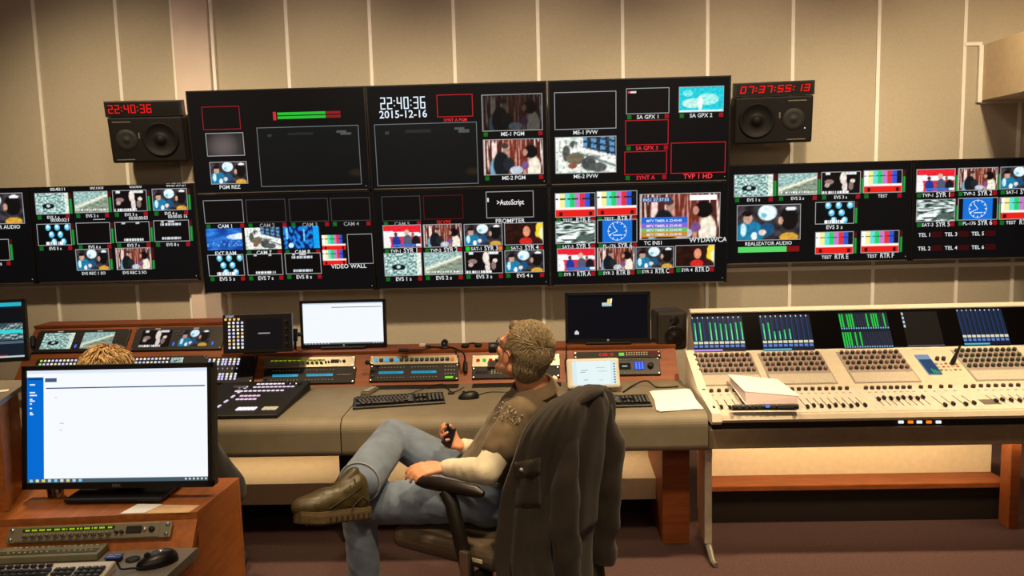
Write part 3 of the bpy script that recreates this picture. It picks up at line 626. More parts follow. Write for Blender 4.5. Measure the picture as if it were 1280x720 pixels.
# ---------------------------------------------------------------- rack units
def shared(nm, mb, m): return mb.mesh(nm, m)
_sc = {}
def keyme(w, h, d, kind, col):
    k = (round(w, 4), round(h, 4), round(d, 4), kind, col)
    if k not in _sc:
        mb = MB().box((0, 0, 0), (w, d, h), 0, col, bev=min(w, h)*.18, seg=1); _sc[k] = mb.mesh('button', LIT if kind == 'lit' else PAINT)
    return _sc[k]
def rack_unit(name, label, px0, py0, px1, py1, body=MBLKM, dep=.06, cat='rack unit', grp=None, F=FR, out=.012):
    a = F.p(px0, py0); b = F.p(px1, py1); zx = (a[1]+b[1])/2
    cx, cz = (a[0]+b[0])/2, (F.p((px0+px1)/2, py0)[1]+F.p((px0+px1)/2, py1)[1])/2
    w = abs(b[0]-a[0]); h = abs(F.p((px0+px1)/2, py0)[1]-F.p((px0+px1)/2, py1)[1])
    G = Fr(F.w(cx, -out, cz)); G.M = Matrix.Translation(F.w(cx, -out, cz)) @ F.M.to_3x3().to_4x4(); G.I = G.M.inverted()
    t = thing(name, label, cat, G.M, grp)
    MB().bx((-w/2, 0, -h/2), (w/2, out-.001, h/2), bev=.002).build('faceplate', body, t)
    for sx_ in (-1, 1):
        for sz in (-1, 1):
            MB().cyl((sx_*(w/2-.009), -.003, sz*(h/2-.008)), (sx_*(w/2-.009), .002, sz*(h/2-.008)), .0042, n=10).build('screw', MSTEEL, t)
    G.w_, G.h_ = w, h; return t, G
def btns(t, G, name, xs, zs, w, h, d, kind, colf, y=-.002):
    for j, z in enumerate(zs):
        for i, x in enumerate(xs): inst(keyme(w, h, d, kind, colf(i, j)), name, t, (x, y, z))
def rng(a, b, n): return [a+(b-a)*i/(n-1) for i in range(n)] if n > 1 else [(a+b)/2]
def knobs(t, name, xs, zs, r, d, m, y=0):
    k = MB().lathe([(r, 0), (r*.95, d*.8), (r*.8, d), (.0001, d)], 14, M=Matrix.Rotation(math.pi/2, 4, 'X')).mesh(name, m)
    for z in zs:
        for x in xs: inst(k, name, t, (x, y, z))
def intercom(t, G, nk=12, z0=0.0, w=None, amber=True):
    """silver intercom panel: amber name strips over lever keys, loudspeaker grille and knob at right"""
    w = w or G.w_; L = -w/2+.03; Rr = L+(w-.06)*.68
    put_ = lambda mb, n, m: mb.build(n, m, t)
    st = (Rr-L)/nk
    def f(mb):
        mb.quad(L-.002, z0+.006, Rr+.004, z0+.016, -.0006, 0, (.10, .16, .02))
        for i in range(nk):
            for k in range(5):
                if (i*7+k*3) % 11 != 0: mb.quad(L+st*i+st*.12+k*st*.15, z0+.0085, L+st*i+st*.12+k*st*.15+st*.1, z0+.0135, -.0012, 0, (.72, .85, .1))
    mb = MB(); f(mb); mb.build('name_display', LIT, t)
    lev = MB().box((0, -.009, 0), (st*.55, .02, .007), bev=.002).box((0, -.004, 0), (st*.7, .006, .011), bev=.002).mesh('lever_key', MSIL)
    for i in range(nk): inst(lev, 'lever_key', t, (L+st*(i+.5), 0, z0-.007))
    knobs(t, 'volume_knob', [Rr+.012, Rr+.028], [z0-.004], .0055, .012, MKNOB)
    MB().box((Rr+.062, -.001, z0+.002), (.046, .005, .022), bev=.002, seg=2).build('loudspeaker_grille', MBLKM, t)
    knobs(t, 'socket', [Rr+.094], [z0+.001], .006, .006, MSTEEL); knobs(t, 'level_knob', [Rr+.115], [z0+.001], .009, .008, MBLKM)
GI = 'silver intercom panels'
BLUE = (0.12, 0.62, 0.78)
# R1 : intercom + twin blue display unit
t, G = rack_unit('intercom_unit', 'silver intercom panel with lever keys under the bright white monitor on the rack', 332.5, 447.5, 443, 460.3, MSIL, grp=GI)
intercom(t, G, 12)
def twin(label, x0, y0, x1, y1, pad):
    t, G = rack_unit('router_unit', label, x0, y0, x1, y1, MBLKM, grp='black router panels with blue displays'); w, h = G.w_, G.h_
    a = -w/2; 
    for u0, u1 in ((.10, .38), (.47, .76 if not pad else .75)):
        mb = MB().quad(a+w*u0, -.006, a+w*u1, .009, -.0016, 0, BLUE)
        for k in range(10): mb.quad(a+w*u0+.004+k*.011, -.001, a+w*u0+.011+k*.011, .004, -.002, 0, (.05, .35, .5))
        mb.build('blue_display', LIT, t)
        btns(t, G, 'button', rng(a+w*u0, a+w*u1, 9), [h*.32, -h*.3], .008, .006, .006, 'p', lambda i, j: (.55, .52, .46))
    if pad: btns(t, G, 'keypad_key', rng(a+w*.85, a+w*.95, 4), rng(h*.33, -h*.12, 3), .0085, .0075, .006, 'p', lambda i, j: (.6, .58, .5)); MB().quad(a+w*.85, -h*.4, a+w*.94, -h*.28, -.002, 0, (.5, .9, .2)).build('status_light', LIT, t)
    else: btns(t, G, 'slot', [a+w*.88], [0], w*.16, .006, .004, 'p', lambda i, j: (.45, .42, .36))
    knobs(t, 'jog_knob', [a+.017], [-h*.2], .007, .009, MKNOB)
twin('black router panel with two blue displays under the silver intercom panel', 332, 461, 443, 480.5, False)
# R2
t, G = rack_unit('switch_unit', 'silver strip of square buttons, three lit blue, behind the main keyboard', 464, 445.5, 573, 456.5, MSIL, grp='silver button strips')
C2 = {0: (.2, .7, .9), 2: (.2, .7, .9), 4: (.2, .7, .9), 15: (.95, .4, .15)}
for i, x in enumerate(rng(-G.w_/2+.034, G.w_/2-.034, 16)):
    inst(keyme(.022, .021, .008, 'lit' if i in C2 else 'p', C2.get(i, (.13, .12, .13))), 'button', t, (x, -.003, 0))
twin('black router panel with two blue displays and a keypad, behind the main keyboard', 464, 457, 573, 477, True)
# R3
t, G = rack_unit('switch_unit', 'silver button panel with red and green lit squares, partly behind the man\'s head', 590.5, 444.5, 700, 459, MSIL, grp='silver button strips')
for i, x in enumerate(rng(-G.w_/2+.034, G.w_/2-.034, 13)):
    cc = [(.75, .12, .12), (.1, .75, .25), (.7, .1, .12), (.1, .09, .1), (.9, .8, .1), (.1, .09, .1), (.1, .09, .1), (.85, .85, .8), (.1, .09, .1), (.5, .5, .48), (.85, .85, .8), (.12, .1, .1), (.85, .85, .8)][i]
    inst(keyme(.02, .018, .008, 'lit' if i in (0, 1, 2, 4) else 'p', cc), 'button', t, (x, -.003, 0.004))
t, G = rack_unit('tally_unit', 'black rack panel with small keypad and red tally light beside the man\'s head', 590.5, 459.5, 700, 473.5, MBLKM)
a = -G.w_/2; MB().quad(a+.02, -.008, a+.09, .012, -.001, 0, (.02, .02, .03)).build('dark_display', LIT, t)
btns(t, G, 'keypad_key', rng(a+.11, a+.16, 4), [.013, .003, -.007], .009, .0075, .006, 'p', lambda i, j: (.62, .6, .54))
# R4
t, G = rack_unit('audio_monitor_unit', 'black rack unit with red number display and rows of white keys, above white tablet', 717, 440.5, 826, 448.5, MBLKM)
a = -G.w_/2; w = G.w_
mb = MB(); mb.seg7('0:00:15', a+w*.29, -.009, a+w*.46, .009, -.002, (1, .1, .1), .2); mb.build('red_digits', LIT, t)
MB().quad(a+w*.52, -.01, a+w*.58, .01, -.002, 0, (.5, .85, .3)).build('green_display', LIT, t)
btns(t, G, 'button', rng(a+w*.61, a+w*.84, 9), [.008, -.006], .0095, .009, .006, 'p', lambda i, j: (.72, .7, .62)); btns(t, G, 'button', rng(a+w*.88, a+w*.95, 3), [.007, -.007], .009, .007, .006, 'lit', lambda i, j: (.5, .12, .1))
t, G = rack_unit('talkback_unit', 'dark rack unit with bright blue display and round knob, right of the white tablet', 717, 449, 826, 470, MBLK)
a = -G.w_/2; w = G.w_; h = G.h_
mb = MB().quad(a+w*.70, -.022, a+w*.82, .026, -.002, 0, (.1, .25, .85))
for k in range(3):
    for j in range(4): mb.quad(a+w*(.715+.036*k), -.018+.011*j, a+w*(.735+.036*k), -.011+.011*j, -.0025, 0, (.45, .65, 1))
mb.build('blue_display', LIT, t); MB().quad(a+w*.5, -.02, a+w*.66, .02, -.0018, 0, (.02, .02, .025)).quad(a+w*.56, -.004, a+w*.62, .004, -.0022, 0, (.7, .72, .75)).build('dark_display', LIT, t)
knobs(t, 'volume_knob', [a+w*.89], [.0], .017, .018, MBLKM); btns(t, G, 'button', rng(a+w*.5, a+w*.8, 12), [h*.4, -h*.42], .007, .005, .006, 'p', lambda i, j: (.55, .55, .52))
# left section: twin monitors
def twinmon(label, x0, y0, x1, y1, pics):
    t, G = rack_unit('twin_monitor_unit', label, x0, y0, x1, y1, MBLK, grp='twin rack monitors'); w, h = G.w_, G.h_; a = -w/2
    for i, k in enumerate(pics):
        u0 = a+w*(.08+.43*i); mb = MB().image(u0, -h*.36, u0+w*.33, h*.36, -.0015, k, 44, 28); mb.build('monitor_screen', LIT, t)
        btns(t, G, 'button', rng(u0+w*.365, u0+w*.41, 3), [h*.28, h*.12, -h*.02], .005, .004, .005, 'p', lambda i, j: (.4, .38, .35))
        MB().quad(u0+w*.37, -h*.32, u0+w*.39, -h*.18, -.002, 0, (.2, .5, 1)).build('blue_light', LIT, t)
        MB().quad(u0+w*.13, h*.4, u0+w*.19, h*.45, -.001, 0, (.6, .6, .58)).build('badge', LIT, t)
twinmon('twin rack monitor showing a grandstand and a grey building, far left of console', 51, 413.5, 156, 441, (p_stands, p_bank)); twinmon('twin rack monitor showing singer and player pictures, left of the touch panel', 173, 410, 277, 438.5, (p_singer, p_players))
CK = [(.95, .93, .98), (.85, .82, 1), (.95, .88, .75), (.8, .85, 1), (1, 1, .9)]
def lk(i, j): return (.7, .95, .4) if i == 0 else CK[(i*7+j*5+i*j) % 5]
t, G = rack_unit('key_unit', 'long black panel with two rows of lit white keys behind the blond head', 49, 447.5, 256, 458.5, MBLKM); w, h = G.w_, G.h_
btns(t, G, 'lit_key', rng(-w/2+.03, w/2-.22, 34), [h*.2, -h*.2], .0125, .0125, .006, 'lit', lk)
MB().image(w/2-.2, -h*.3, w/2-.13, h*.3, -.002, p_stands, 16, 10).build('small_screen', LIT, t)
t, G = rack_unit('key_unit', 'black panel with dotted rows of lit keys below the touch panel', 258.5, 447.8, 316, 480.5, MBLKM, out=.02); w, h = G.w_, G.h_; a = -w/2
for (z0_, z1_, n_) in ((h*.38, h*.2, 3), (-h*.18, -h*.36, 3)):
    for (u0, u1) in ((.1, .36), (.42, .66)): btns(t, G, 'lit_key', rng(a+w*u0, a+w*u1, 4), rng(z0_, z1_, n_), .0125, .0125, .006, 'lit', lambda i, j: CK[(i*3+j*5+i*j+1) % 5])
btns(t, G, 'lit_key', rng(a+w*.12, a+w*.66, 7), [h*.03], .005, .009, .006, 'lit', lambda i, j: (.6, .6, .62)); btns(t, G, 'button', [a+w*.85], rng(h*.25, -h*.25, 4), .012, .01, .008, 'p', lambda i, j: (.1, .1, .1))
# ---------------------------------------------------------------- touch panel
FT = Fr(W(321, 441, 4.30), tilt=math.radians(-8), yaw=math.radians(4))
t = thing('touchscreen_controller', 'black switcher touch panel with block of lit keys, left of bright white monitor', 'control panel', FT.M)
a = FT.p(278, 392); b = FT.p(365, 441); x0, x1, z1 = a[0], FT.p(365, 415)[0], FT.p(321, 392)[1]
MB().bx((x0, 0, .0), (x1, .03, z1), bev=.004).build('case', MBLK, t)
xa = x0+(x1-x0)*.34; xb = x0+(x1-x0)*.86
MB().quad(xa, z1*.1, xb, z1*.87, -.0012, 0, (.07, .06, .07)).quad(xa+(xb-xa)*.33, z1*.48, xa+(xb-xa)*.66, z1*.51, -.002, 0, (.6, .6, .6)).build('screen', LIT, t)
MB().text('SONY', x0+.04, z1*.945, .012, -.0012, (.8, .8, .8)).build('maker_name', LIT, t)
zz = rng(z1*.87, z1*.15, 9)
for j, z in enumerate(zz):
    for i in range(4):
        x = x0+(x1-x0)*(.045+.062*i+(.05 if j else 0))
        inst(keyme(.0125, .0125, .006, 'lit', (.95, .75, .45) if (j == 0 or (i+j) % 7 == 0) else CK[(i*3+j*2) % 5]), 'lit_key', t, (x, -.001, z))
knobs(t, 'rotary_knob', [x0+(x1-x0)*.92], rng(z1*.78, z1*.2, 4), .009, .012, MBLKM)
MB().bx((x0+.1, .03, -.005), (x1-.1, .12, .01)).bx((x0+.16, .028, 0), (x1-.16, .05, z1*.5)).build('stand', MBLKM, t)
# ---------------------------------------------------------------- monitors on stands
FOOTZ = {}
def footz(F, bz): return F.w(0, 0, bz).z
def monitor(name, label, F, c, thick, paint, base, bez=.016, m=MBLK, grp=None, stand_h=None, neck=.05, logo=None, yb=.02):
    """F at the bottom centre of the bezel; c = (x0,z0,x1,z1) outer; base = (w,d,z) of foot in local coords"""
    t = thing(name, label, 'monitor', F.M, grp); x0, z0, x1, z1 = c
    mb = MB().bx((x0, 0.002, z0), (x1, thick, z1), bev=.006); mb.bx(((x0+x1)/2-.12, thick, z0+(z1-z0)*.25), ((x0+x1)/2+.12, thick+.025, z0+(z1-z0)*.75), bev=.01); mb.build('case', m, t)
    fr = MB(); bb = bez*1.35
    fr.bx((x0, -.006, z0), (x0+bez, .004, z1)).bx((x1-bez, -.006, z0), (x1, .004, z1)).bx((x0, -.006, z1-bez), (x1, .004, z1)).bx((x0, -.006, z0), (x1, .004, z0+bb)); fr.build('bezel', m, t)
    sc = MB(); paint(sc, x0+bez, z0+bb, x1-bez, z1-bez); sc.build('screen', LIT, t)
    bw, bd, bz = base; xm = (x0+x1)/2; R = F.M.to_3x3().inverted()
    mbn = MB().bx((xm-neck, thick+.012, bz+.018), (xm+neck, thick+.045, z0+(z1-z0)*.4), bev=.008); mbn.build('stand_neck', m, t)
    # foot is level
    wp_ = F.w(xm, yb, bz); wp_.z = footz(F, bz)+.001
    M = F.I @ Matrix.Translation(wp_) @ Matrix.Rotation(math.atan2(F.M[1][0], F.M[0][0]), 4, 'Z')
    MB().box((0, 0.03, .007), (bw, bd, .014), bev=.006, M=M).build('stand_foot', m, t)
    if logo: logo(MB, t, xm, z0+bb/2)
    return t
def web(mb, x0, z0, x1, z1, y=.0):
    w, h = x1-x0, z1-z0; mb.quad(x0, z0, x1, z1, y, 0, (.93, .96, 1))
YH = 4.565; zsh = ZR+.012
FH = Fr(W(429, 437, YH), yaw=math.radians(1), tilt=math.radians(-3))
def scr1(mb, x0, z0, x1, z1):
    w, h = x1-x0, z1-z0; mb.quad(x0, z0, x1, z1, 0, 0, (.96, .98, 1)); mb.quad(x0+w*.36, z1-h*.115, x1-.01, z1-h*.10, -.0006, 0, (.25, .25, .27)); mb.quad(x0, z1-h*.03, x1, z1, -.0006, 0, (.8, .86, .93))
    mb.quad(x0, z0, x1, z0+h*.035, -.0006, 0, (.35, .38, .4))
    for k in range(8): mb.quad(x0+w*(.02+.04*k), z0+h*.006, x0+w*(.035+.04*k), z0+h*.03, -.001, 0, (.8, .8, .78))
    for k in range(4): mb.quad(x1-w*(.03+.035*k), z0+h*.006, x1-w*(.018+.035*k), z0+h*.03, -.001, 0, (.8, .8, .78))
def hp(MB_, t, x, z):
    MB().lathe([(.009, 0), (.009, .002), (.0001, .002)], 18, M=Matrix.Translation((x, -.006, z)) @ Matrix.Rotation(math.pi/2, 4, 'X')).text('hp', x, z, .009, -.009).build('logo', MSTEEL, t)
a = FH.p(374, 377); b = FH.p(483, 434); c0 = FH.p(376, 437)[0]
zt_ = FH.p(429, 375)[1]; zb_ = FH.p(429, 434.5)[1]
shelf = FH.I @ Vector((FH.w(0, 0, 0).x, YH, zsh))
monitor('desktop_monitor', 'black desktop monitor with blank bright white window, on the rack top', FH, (FH.p(375.5, 405)[0], zb_, FH.p(482.5, 405)[0], zt_), .03, scr1, (.26, .17, shelf.z+.003), grp='black desktop monitors on the rack top', logo=hp)
FH2 = Fr(W(760, 430, YH-.02), yaw=math.radians(-2), tilt=math.radians(-3))
def scr2(mb, x0, z0, x1, z1):
    w, h = x1-x0, z1-z0; mb.quad(x0, z0, x1, z1, 0, 0, (.03, .035, .06))
    c = FH2.p(759, 380); cx, cz = c; mb.quad(cx-.03, cz-.012, cx+.025, cz+.008, -.0006, 0, (.75, .82, .82)); mb.add([(cx-.002, -.001, cz+.002), (cx+.012, -.001, cz+.004), (cx+.014, -.001, cz+.03), (cx+.002, -.001, cz+.028)], [(0, 1, 2, 3)], 0, (.95, .85, .35)); mb.add([(cx+.014, -.001, cz+.004), (cx+.026, -.001, cz+.008), (cx+.028, -.001, cz+.032), (cx+.017, -.001, cz+.03)], [(0, 1, 2, 3)], 0, (.98, .97, .9)); mb.quad(cx-.026, cz-.014, cx+.01, cz-.009, -.0012, 0, (.55, .6, .6))
    cx, cz = FH2.p(721, 416); mb.quad(cx-.012, cz-.01, cx+.012, cz+.006, -.0006, 0, (.85, .85, .85)); mb.quad(cx-.006, cz+.006, cx+.004, cz+.013, -.0006, 0, (.9, .88, .8))
zt_ = FH2.p(760, 365)[1]; zb_ = FH2.p(760, 428)[1]
monitor('desktop_monitor', 'black desktop monitor with dark empty screen and tiny icon, behind the white tablet', FH2, (FH2.p(706.5, 397)[0], zb_, FH2.p(813, 397)[0], zt_), .03, scr2, (.26, .17, (FH2.I @ Vector((FH2.w(0, 0, 0).x, YH-.02, zsh))).z+.003), grp='black desktop monitors on the rack top', logo=hp)
# left-edge monitor
FE = Fr(W(5, 452, 3.9), yaw=math.radians(14), tilt=math.radians(-4))
def scr3(mb, x0, z0, x1, z1):
    w, h = x1-x0, z1-z0; mb.quad(x0, z0, x1, z1, 0, 0, (.08, .12, .17)); mb.quad(x0, z1-h*.07, x1, z1, -.0006, 0, (.15, .7, .78)); mb.quad(x0, z1-h*.36, x0+w*.66, z1-h*.17, -.0006, 0, (.5, .65, .75)); mb.quad(x0+w*.7, z1-h*.36, x1, z1-h*.1, -.0005, 0, (.05, .06, .08))
    mb.image(x0, z0+h*.32, x1, z0+h*.62, -.0007, lambda u, v: mix((.12, .2, .22), (.75, .85, .85), cl((ns(u*60, v*9)-.4)*3)) if abs(v-.5) > .12 else (.2, .85, .85), 60, 14)
    mb.quad(x0, z0, x1, z0+h*.03, -.0006, 0, (.75, .8, .8)); mb.quad(x0, z0+h*.03, x1-w*.16, z0+h*.05, -.0006, 0, (.75, .1, .25)); mb.quad(x0, z0+h*.25, x1, z0+h*.3, -.0006, 0, (.3, .38, .45))
zt_ = FE.p(15, 374)[1]; zb_ = FE.p(15, 452)[1]; xr_ = FE.p(33.5, 412)[0]
monitor('desktop_monitor', 'black monitor cut by the left photo edge, audio waveform on screen', FE, (xr_-.52, zb_, xr_, zt_), .03, scr3, (.24, .18, (FE.I @ Vector((FE.w(xr_-.26, 0, 0).x, FE.w(xr_-.26, 0, 0).y, ZD))).z+.003))
# ---------------------------------------------------------------- near-field speaker
p = W(846, 443, 4.25)
FN = Fr(W(841, 438.3, 4.50), yaw=math.radians(6))
t = thing('monitor_speaker', 'small rounded black monitor speaker on console corner beside mixer screens', 'speaker', FN.M)
hN = FN.p(839, 389)[1]; wN = .087
MB().bx((-wN, 0, 0), (wN, .17, hN), bev=.022).build('cabinet', mat('speaker_charcoal', c255(52, 46, 42), .6), t)
RX = Matrix.Rotation(math.pi/2, 4, 'X')
MB().lathe([(.058, .001), (.058, .004), (.05, .002), (.02, .001), (.016, .006), (.0001, .008)], 28, M=Matrix.Translation((0.01, 0, hN*.36)) @ RX).build('woofer', MGLOSS, t)
MB().lathe([(.028, .001), (.026, .004), (.01, .001), (.006, .004), (.0001, .004)], 24, M=Matrix.Translation((0.01, 0, hN*.76)) @ RX).build('tweeter', MGLOSS, t)
zf = (FN.I @ Vector((FN.w(0, .1, 0).x, FN.w(0, .1, 0).y, ZR+.014))).z
MB().bx((-.05, .03, min(zf+.002, -.002)), (.05, .15, 0.002)).build('foot', MBLKM, t)
# ---------------------------------------------------------------- mixer
YMF = 3.66
Zm0 = W(1050, 517, YMF).z; P1 = W(1050, 485, 3.98); P2 = W(1050, 437, 4.30); P3 = W(1050, 388, 4.42)
print('mixer', Zm0, P1.z, P2.z, P3.z)
XM0 = W(889, 517, YMF).x; XM1 = 2.95
t = tm = thing('mixing_console', 'large cream broadcast mixing console with green meter screens, right of the desk', 'mixing console', Vector((XM0, YMF, 0)))
prof = [(YMF, Zm0-.035), (YMF-.012, Zm0-.02), (YMF, Zm0), (P1.y, P1.z), (P2.y, P2.z), (P3.y+.006, P3.z-.002), (P3.y+.006, P3.z+.02), (P3.y+.05, P3.z+.02), (P3.y+.09, P2.z), (P3.y+.1, Zm0-.035)]
XB = W(858, 392, 4.42).x+.022
pf = [(YMF, Zm0-.035), (YMF-.012, Zm0-.02), (YMF, Zm0), (P1.y, P1.z), (P2.y-.001, P2.z), (P2.y-.001, Zm0-.035)]
put(t, MB().prism(pf, XM0+.03, XM1-.02), 'chassis', MMIXD)
put(t, MB().prism([(P2.y, Zm0-.035), (P2.y, P2.z), (P3.y+.006, P3.z-.002), (P3.y+.006, P3.z+.02), (P3.y+.05, P3.z+.02), (P3.y+.09, P2.z), (P3.y+.1, Zm0-.035)], XB, XM1-.02), 'bridge_housing', MMIX)
cur = prof; prof = pf
for xa_, xb_ in ((XM0, XM0+.045), (XM1-.03, XM1)):
    pr = [(y+(-.012 if i < 4 else .0), z+(.014 if 1 < i < 5 else -.004)) for i, (y, z) in enumerate(prof)]; put(t, MB().prism(pr, xa_, xb_), 'side_cheek', MMIX)
def strip_plane(A, B):
    F = Fr(Vector((0, A.y, A.z)), tilt=-math.atan2(B.y-A.y, B.z-A.z)); F.L = math.hypot(B.y-A.y, B.z-A.z); return F
A0 = Vector((0, YMF, Zm0)); F1 = strip_plane(A0, P1); F2 = strip_plane(P1, P2); F3 = strip_plane(P2, P3)
def putF(F, mb, name, m, lab=None):
    o = mb.build(name, m, t, lab); o.matrix_parent_inverse = t.matrix_world.inverted(); o.matrix_world = F.M; return o
def instF(F, me, name, x, y, z):
    o = bpy.data.objects.new(name, me); COL.objects.link(o); o.parent = tm; o.matrix_parent_inverse = tm.matrix_world.inverted(); o.matrix_world = F.M @ Matrix.Translation((x, y, z)); return o
putF(F3, MB().bx((XB+.004, -.0048, .008), (XM1-.04, .002, F3.L-.004)), 'meter_bridge', mat('bridge_glass', c255(6, 5, 6), .3, spec=.02))
putF(F3, MB().bx((XB-.004, -.016, F3.L-.004), (XM1, .03, F3.L+.022), bev=.006), 'top_rail', MMIX)
def scrn(px0, py0, px1, py1, nb, levels, kind=0):
    a = F3.p(px0, py0, -.005); b = F3.p(px1, py1, -.005); x0, x1, z1, z0 = a[0], b[0], a[1], b[1]; w = (x1-x0)/nb; h = z1-z0; mb = MB(); mb.quad(x0, z0, x1, z1, -.0052, 0, (.05, .08, .16))
    for i in range(nb):
        xa = x0+w*i; mb.quad(xa+w*.18, z0+h*.28, xa+w*.42, z1-h*.05, -.0056, 0, (.08, .2, .42)); mb.quad(xa+w*.5, z0+h*.28, xa+w*.82, z1-h*.05, -.0056, 0, (.04, .15, .22))
        L = levels[i]
        if L: mb.quad(xa+w*.5, z0+h*.3, xa+w*.78, z0+h*(.3+.65*L), -.006, 0, (.15, .78, .4)); mb.quad(xa+w*.6, z0+h*.3, xa+w*.7, z0+h*(.3+.4*L), -.0062, 0, (.55, .95, .75))
        mb.quad(xa+w*.2, z1-h*.06, xa+w*.4, z1-h*.02, -.0058, 0, (.85, .9, .95)); mb.quad(xa+w*.1, z0+h*.2, xa+w*.9, z0+h*.27, -.0058, 0, (.85, .85, .75)); mb.quad(xa+w*.1, z0+h*.1, xa+w*.8, z0+h*.17, -.0058, 0, (.35, .5, .8))
    mb.quad(x0, z0, x0+(x1-x0)*.55, z0+h*.045, -.006, 0, (.75, .6, .95) if kind == 0 else (.3, .7, .85)); return putF(F3, mb, 'meter_screen', LIT)
Lv = [.78, .8, 0, .8, .78, .74, .72, .74, .78, .8]
scrn(863, 396, 933, 438, 10, Lv); scrn(948, 394, 1019, 437, 10, [.7, .74, .35, .36, .42, .45, 0, 0, 0, 0], 1)
def two(px0, py0, px1, py1):
    a = F3.p(px0, py0, -.005); b = F3.p(px1, py1, -.005); x0, x1, z1, z0 = a[0], b[0], a[1], b[1]; mb = MB().quad(x0, z0, x1, z1, -.0052, 0, (.05, .08, .15)); h = z1-z0; n_ = 20; w = (x1-x0)/n_
    for r_ in range(2):
        for i in range(n_):
            zb = z0+h*(.52*r_+.06); on = [1, 1, 0, 1, 1, 1, 0, 0, 0, 0, 0, 1, 0, 1, 1, 1, 0, 0, 1, 0][i] if r_ else [1, 1, 1, 1, 0, 1, 0, 1, 0, 0, 0, 0, 0, 0, 0, 0, 0, 0, 0, 0][i]
            mb.quad(x0+w*(i+.15), zb, x0+w*(i+.8), zb+h*.38, -.0055, 0, (.12, .78, .25) if on else (.14, .17, .24)); mb.quad(x0+w*(i+.2), zb-h*.05, x0+w*(i+.7), zb-h*.01, -.0056, 0, (.5, .75, .9))
    putF(F3, mb, 'meter_screen', LIT)
two(1047, 391, 1117.5, 434)
a = F3.p(1125, 390, -.005); b = F3.p(1181, 432, -.005); mb = MB().quad(a[0], b[1], b[0], a[1], -.0052, 0, (.045, .035, .035)).quad(a[0], b[1]+.001, b[0], b[1]+.005, -.006, 0, (.4, .42, .48))
for k in range(4): mb.quad(a[0]+.002, a[1]-.02-.024*k, a[0]+.012, a[1]-.004-.024*k, -.006, 0, (.75, .8, .85))
putF(F3, mb, 'meter_screen', LIT)
scrn(1194, 386.5, 1264, 430, 10, [0]*10, 1); scrn(1290, 386, 1350, 428, 10, [0]*10, 1)
# knob bays
kb = MB().lathe([(.0105, 0), (.010, .014), (.008, .017), (.0001, .017)], 12, M=RX).mesh('rotary_knob', MKNOB)
kc = MB().lathe([(.0105, 0), (.010, .014), (.008, .017), (.0001, .017)], 12, M=RX).mesh('rotary_knob', mat('knob_dusty', c255(120, 92, 84), .4))
H2 = F2.L
nk = 0
for bi, (pa, pb) in enumerate(((871, 944), (958, 1034), (1060, 1137), (1210, 1292))):
    x0 = F2.p(pa, 461)[0]; x1 = F2.p(pb, 461)[0]
    bay = putF(F2, MB().bx((x0-.012, -.003, H2*.1), (x1+.012, .001, H2*.93), bev=.002), 'knob_bay', mat('bay_grey', c255(150, 140, 132), .5))
    putF(F2, MB().bx((x0-.004, -.005, H2*.12), (x1+.004, -.002, H2*.36)), 'button_field', mat('bay_pale', c255(186, 178, 164), .6, var=.2, scale=160))
    rows = [H2*.87, H2*.735, H2*.60, H2*.465]; cols = rng(x0+.012, x1-.012, 11)
    if bi < 2:
        for j, z in enumerate(rows):
            for i, x in enumerate(cols):
                nk += 1; instF(F2, kc if (i+j) % 2 else kb, 'rotary_knob', x, -.003, z)
    else:
        mb = MB()
        for j, z in enumerate(rows):
            for i, x in enumerate(cols): mb.lathe([(.0105, 0), (.010, .014), (.008, .017), (.0001, .017)], 10, (i+j) % 2, M=Matrix.Translation((x, -.003, z)) @ RX)
        o = putF(F2, mb, 'rotary_knobs', [MKNOB, MATS['knob_dusty'] if bi == 2 else mat('knob_green', c255(60, 70, 52), .4)]); o['kind'] = 'stuff'
# centre touch screen and keys
a = F2.p(1142, 444); b = F2.p(1167, 468); x0, x1 = a[0], F2.p(1169, 456)[0]; z1, z0 = F2.p(1155, 444)[1], F2.p(1155, 469)[1]
mb = MB().quad(x0, z0, x1, z1, -.004, 0, (.5, .6, .72)).quad(x0+.004, z0+.004, x1-.004, z0+(z1-z0)*.75, -.0045, 0, (.15, .28, .42))
for k in range(4): mb.quad(x0+.03+.012*k, z0+.01, x0+.036+.012*k, z0+.05-.008*k, -.005, 0, (.2, .75, .35))
putF(F2, mb, 'touch_screen', LIT)
for k, (bx_, bz_) in enumerate([(i, j) for j in range(3) for i in range(5)]):
    x = F2.p(1176, 462)[0]+bx_*.024; z = F2.p(1176, 455)[1]-bz_*.028
    instF(F2, keyme(.014, .012, .006, 'p', [(.75, .6, .45), (.8, .75, .65), (.7, .4, .3)][(bx_+bz_) % 3]), 'key', x, -.003, z)
for x, z in ((1171, 450), (1179, 450)):
    q = F2.p(x, z); instF(F2, kb, 'rotary_knob', q[0], -.003, q[1])
# faders
fk = MB().box((0, -.012, 0), (.012, .014, .026), bev=.003).mesh('fader', MBLKM); sl = MB().bx((-.002, -.0025, -.055), (.002, .0, .055)).mesh('fader_slot', MBLKM)
H1 = F1.L
def fadebank(pa, pb, n_, zf_):
    x0 = F1.p(pa, 500)[0]; x1 = F1.p(pb, 500)[0]
    for i, x in enumerate(rng(x0, x1, n_)):
        instF(F1, sl, 'fader_slot', x, 0, H1*.42); instF(F1, fk, 'fader', x, 0, H1*(zf_+.02*((i*5) % 3)))
        instF(F1, keyme(.014, .009, .005, 'p', (.75, .55, .6) if i % 3 else (.62, .75, .6)), 'channel_key', x, -.002, H1*.78); instF(F1, kb, 'rotary_knob', x, 0, H1*.92)
putF(F1, MB().bx((XM0+.06, -.002, H1*.06), (XM1-.05, .0, H1*.98)), 'fader_deck', mat('fader_deck', c255(214, 204, 192), .5, var=.12, scale=70, stretch=(1, 1, .2)))
